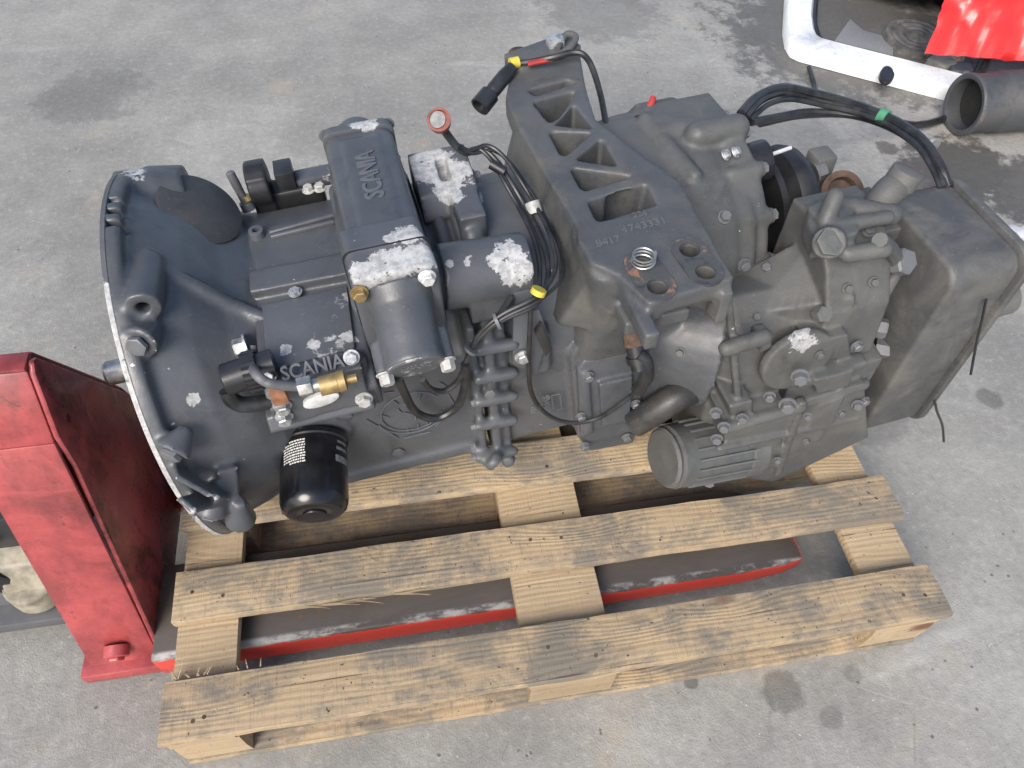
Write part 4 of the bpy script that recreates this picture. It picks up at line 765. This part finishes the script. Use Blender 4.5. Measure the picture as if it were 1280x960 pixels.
ring((1.176, 0.11, 0.082), V((1.187, 0.09, 0.082))-V((1.168, 0.13, 0.08)), .0125, 'grn', .014, h0, 'green_tape'); ring((1.184, 0, 0.096), V((1.18, -0.03, 0.091))-V((1.177, 0.02, 0.102)), .017, 'gprint', .005, h0)

# ------------------------------------------------------------------ loose and background things
def world(p): return gb.matrix_world @ V(p)
sp0 = world((0.606, -0.211, 0.206)); mb = MB(); pts = []
up = gb.matrix_world.to_3x3() @ V((0,0,1)); sx = gb.matrix_world.to_3x3() @ V((1,0,0)); sy = up.cross(sx)
for k in range(64): a = k/63*2*math.pi*3.0; pts.append(sx*.0135*math.cos(a)+sy*.0135*math.sin(a)+up*(.001+.016*k/63))
mb.tube(pts, .0013, 6, 1); o = part('coil_spring', mb, M['steel']); o.location = sp0
tag(o, 'small bright coil spring standing on a bolt hole of the mount', 'spring')

# white frame panel with rounded corner
wf = thing('white_frame_panel', 'white vehicle frame panel with window opening lying behind the gearbox', 'panel', (1.75,1.86,0))
out_ = [(1.955,2.42),(1.78,2.02),(1.752,1.93),(1.748,1.875),(1.768,1.845),(1.81,1.815),(2.0,1.675),(2.22,1.515),(2.6,1.235)]
inn_ = [(2.055,2.38),(1.90,2.06),(1.866,1.965),(1.858,1.925),(1.866,1.905),(1.89,1.885),(2.06,1.762),(2.28,1.602),(2.66,1.322)]
def wl(p, z): return (p[0]-1.75, p[1]-1.86, z)
mb = MB(); secs = []
for a, b in zip(out_, inn_):
    a, b = V(a), V(b); d = (b-a)
    P4 = [(a, .002), (a, .038), (a+d*.06, .048), (a+d*.85, .052), (a+d*.93, .045), (b, .030), (b, .002)]
    secs.append([wl(p, z) for p, z in P4])
mb.loft(secs); part('frame', mb, M['whitep'], wf, ang=40)
mb = MB(); mb.tube([wl(V(b)+(V(b)-V(a))*.04, .034) for a, b in list(zip(out_, inn_))[:7]], .010, 8, 6); part('window_seal', mb, M['rubber'], wf)
cpt = (1.961, 1.653, 0.05)
part('latch_plug', MB().prism('z', [(wl(cpt,0)[0]+.026*math.cos(R(t))*(1 if math.sin(R(t)) < .3 else .9)-.022*math.sin(R(t))*-1, wl(cpt,0)[1]+.046*math.sin(R(t))) for t in range(0,360,20)], .045, .058), M['rubber'], wf, bev=.003)
# clouded broken pane
gl = NT('clouded_pane'); gl.b.inputs['Transmission Weight'].default_value = .55; gl.b.inputs['IOR'].default_value = 1.2; gl.bump(gl.noise(120, 4), .5, .002)
gm = gl.out(gl.mix(gl.ramp(gl.noise(150, 3), .62, .7), (.42,.44,.45), (.8,.8,.8)), .35)
pp_ = [(2.063, 2.09), (2.073, 2.009), (2.154, 1.946), (2.087, 1.816), (2.023, 1.773), (1.921, 1.855), (1.932, 1.942)]
o = part('broken_pane', MB().prism('z', [(a-2.1, b-1.98) for a, b in pp_], 0.004, .009), gm, bev=.001); o.location = (2.1,1.98,.0)
tag(o, 'speckled translucent broken pane lying inside the white frame', 'pane')
# big pipe
pi0 = V((2.068, 1.419, 0.088)); pd = (V((2.318, 1.419, 0.088))-pi0).normalized()
mb = MB().lathe((0,0,0), pd, [(.05,.070),(.003,.070),(0,.074),(0,.083),(.004,.0865),(.012,.0865),(.012,.083),(.09,.082),(.095,.086),(.55,.086),(.55,.05)], 56)
o = part('wide_pipe', mb, paint('pipe_paint', (.05,.054,.060), .5, dirt=(.11,.085,.07), dirt_amt=.3, edge=.3, chip=(.17,.13,.11)), ang=40); o.location = (pi0.x, pi0.y, .088)
tag(o, 'wide dark steel pipe with rusty open mouth on the floor', 'pipe')
part('bore_shade_disc', MB().lathe(pd*.045, pd, [(0,.069),(.004,.069)], 40), M['dark'], o)  # near-black disc across the mouth, painted shade of the deep bore
# crumpled red panel on its dark support
rp = thing('red_bumper_panel', 'crumpled bright red vehicle panel at the upper right corner', 'panel', (2.3,1.8,0))
base_ = [(2.05, 1.644, 0.16), (2.34, 1.566, 0.16)]; p0, p1 = V(base_[0]), V(base_[1]); ud = (p1-p0); vd = V((.12,.20,.17))
mb = MB(); nx, ny = 44, 26; vs_ = []
for j in range(ny+1):
    for i in range(nx+1):
        u, v = i/nx*1.9, j/ny*1.5; c_ = noise.noise((u*3.1,v*3.4,1.))*.028+abs(noise.noise((u*6,v*5,7.)))*.022+noise.noise((u*14,v*13,3.))*.006
        q = p0+ud*u+vd*v+V((-.35,-.6,.7))*c_+V((0,0,-.05*max(0,.18-v)*4)); q.x += noise.noise((v*9,2,0))*.01*(i == 0); vs_.append((q.x-2.3, q.y-1.8, q.z))
n1 = (nx+1)*(ny+1); off = V((.02,.035,-.045)).normalized()*.006; bk_ = [(a[0]+off.x, a[1]+off.y, a[2]+off.z) for a in vs_]
fs_ = []
for j in range(ny):
    for i in range(nx):
        k = j*(nx+1)+i; fs_.append((k,k+1,k+nx+2,k+nx+1)); fs_.append((n1+k,n1+k+nx+1,n1+k+nx+2,n1+k+1))
for i in range(nx): fs_.append((i,n1+i,n1+i+1,i+1)); k = ny*(nx+1)+i; fs_.append((k,k+1,n1+k+1,n1+k))
for j in range(ny): k = j*(nx+1); fs_.append((k,k+nx+1,n1+k+nx+1,n1+k)); k += nx; fs_.append((k,n1+k,n1+k+nx+1,k+nx+1))
part('panel_skin', MB().add(vs_+bk_, fs_), plain('glossy_red_paint', (.55,.028,.026), .25, 0, .1, 8, .05), rp, ang=60)
q0 = V((2.385, 1.727, 0.05))-V((2.3,1.8,0))
part('support_frame', MB().box((q0.x+.06,q0.y+.10,0),(q0.x+.6,q0.y+.5,.13)), M['rubber'], rp, bev=.01)
# tyre behind the panel
o = part('tyre', MB().lathe((0,0,0),(.1,.2,1),[(-.06,.14),(-.065,.2),(-.03,.235),(.03,.235),(.065,.2),(.06,.14),(.0,.13)], 56), M['rubber'], ang=40); o.location = (2.36,2.30,.085)
tag(o, 'black tyre lying partly behind the red panel', 'tyre')
o = part('ribbed_disc', MB().lathe((0,0,0),(0,-.1,1),[(0,.11)]+[(.02+.003*(k % 2), .105-.011*k) for k in range(8)]+[(.03,.016),(.03,.012)], 44), plain('dusty_grey_metal', (.13,.125,.115), .6, .3, .4, 30), ang=25); o.location = (2.224, 1.924, 0.004)
tag(o, 'dusty ribbed grey disc on the floor beside the pane', 'disc')
o = part('strap_hose', MB().tube([V(a)-V((2.283, 1.646, 0.02)) for a in ((2.319, 1.701, 0.1), (2.308, 1.68, 0.075), (2.293, 1.658, 0.045), (2.272, 1.633, 0.02))], .018, 12), M['hose']); o.location = (2.283, 1.646, 0.02)
tag(o, 'short black rubber hose leaning beside the wide pipe', 'hose')
lf = [(1.9, 1.396, 0.05), (1.954, 1.412, 0.035), (2.031, 1.443, 0.02), (2.113, 1.481, 0.014), (2.236, 1.536, 0.012)]
o = part('floor_hose', MB().tube([V(a)-V((lf[3][0],lf[3][1],0)) for a in [(1.251, 1.098, 0.3), (1.376, 1.147, 0.28), (1.582, 1.253, 0.2), (1.758, 1.343, 0.11)]+lf], .0115, 12), M['hose']); o.location = (lf[3][0], lf[3][1], 0)
tag(o, 'single black hose running from the gearbox under the wide pipe', 'hose')
o = part('cable_stub', MB().tube([V(a)-V((1.733, 1.646, 0.01)) for a in ((1.779, 1.793, 0.012), (1.763, 1.729, 0.011), (1.752, 1.685, 0.01), (1.727, 1.633, 0.01))], .008, 10), M['hose']); o.location = (1.733, 1.646, 0.01)
tag(o, 'short black cable end poking from under the white frame', 'cable')
# yellow straw-like wire
o = part('yellow_wire', MB().tube([(0,0,.004),(.01,.02,.02),(.03,.01,.03),(.02,-.02,.012),(.045,-.03,.02),(.06,-.05,.006)], .0022, 6).tube([(0,.02,.004),(.02,.0,.025),(.05,.01,.01)], .002, 6), M['yel']); o.location = (2.192, 1.769, 0)
tag(o, 'tangle of thin yellow wire on the floor by the frame', 'wire')
# flat grey scraps between the frame and the panel
for k, (a, col, lab) in enumerate((((2.273, 1.796, 0.03),(.42,.40,.32),'pale cream housing block under the red panel'), ((2.265, 1.707, 0.03),(.10,.105,.12),'dark grey casting beside the pale cream block'), ((2.224, 1.761, 0.03),(.30,.29,.25),'small beige block left of the dark grey casting'))):
    a = V(a); mb = MB().box((-.04,-.035,0),(.04,.035,.035)).cyl((.0,-.02,.02),(.0,-.05,.03),.016)
    o = cast('scrap_block', mb, plain('scrap_paint',  col, .6, 0, .3, 25), None, .006, 4); o.location = (a.x, a.y, 0); o.rotation_euler.z = rng.uniform(-.6,.6)
    tag(o, lab, 'block')
S.render.film_transparent = False

for o in list(C.objects):                                          # at most thing > part > sub-part
    while o.parent and o.parent.parent and o.parent.parent.parent: o.parent = o.parent.parent
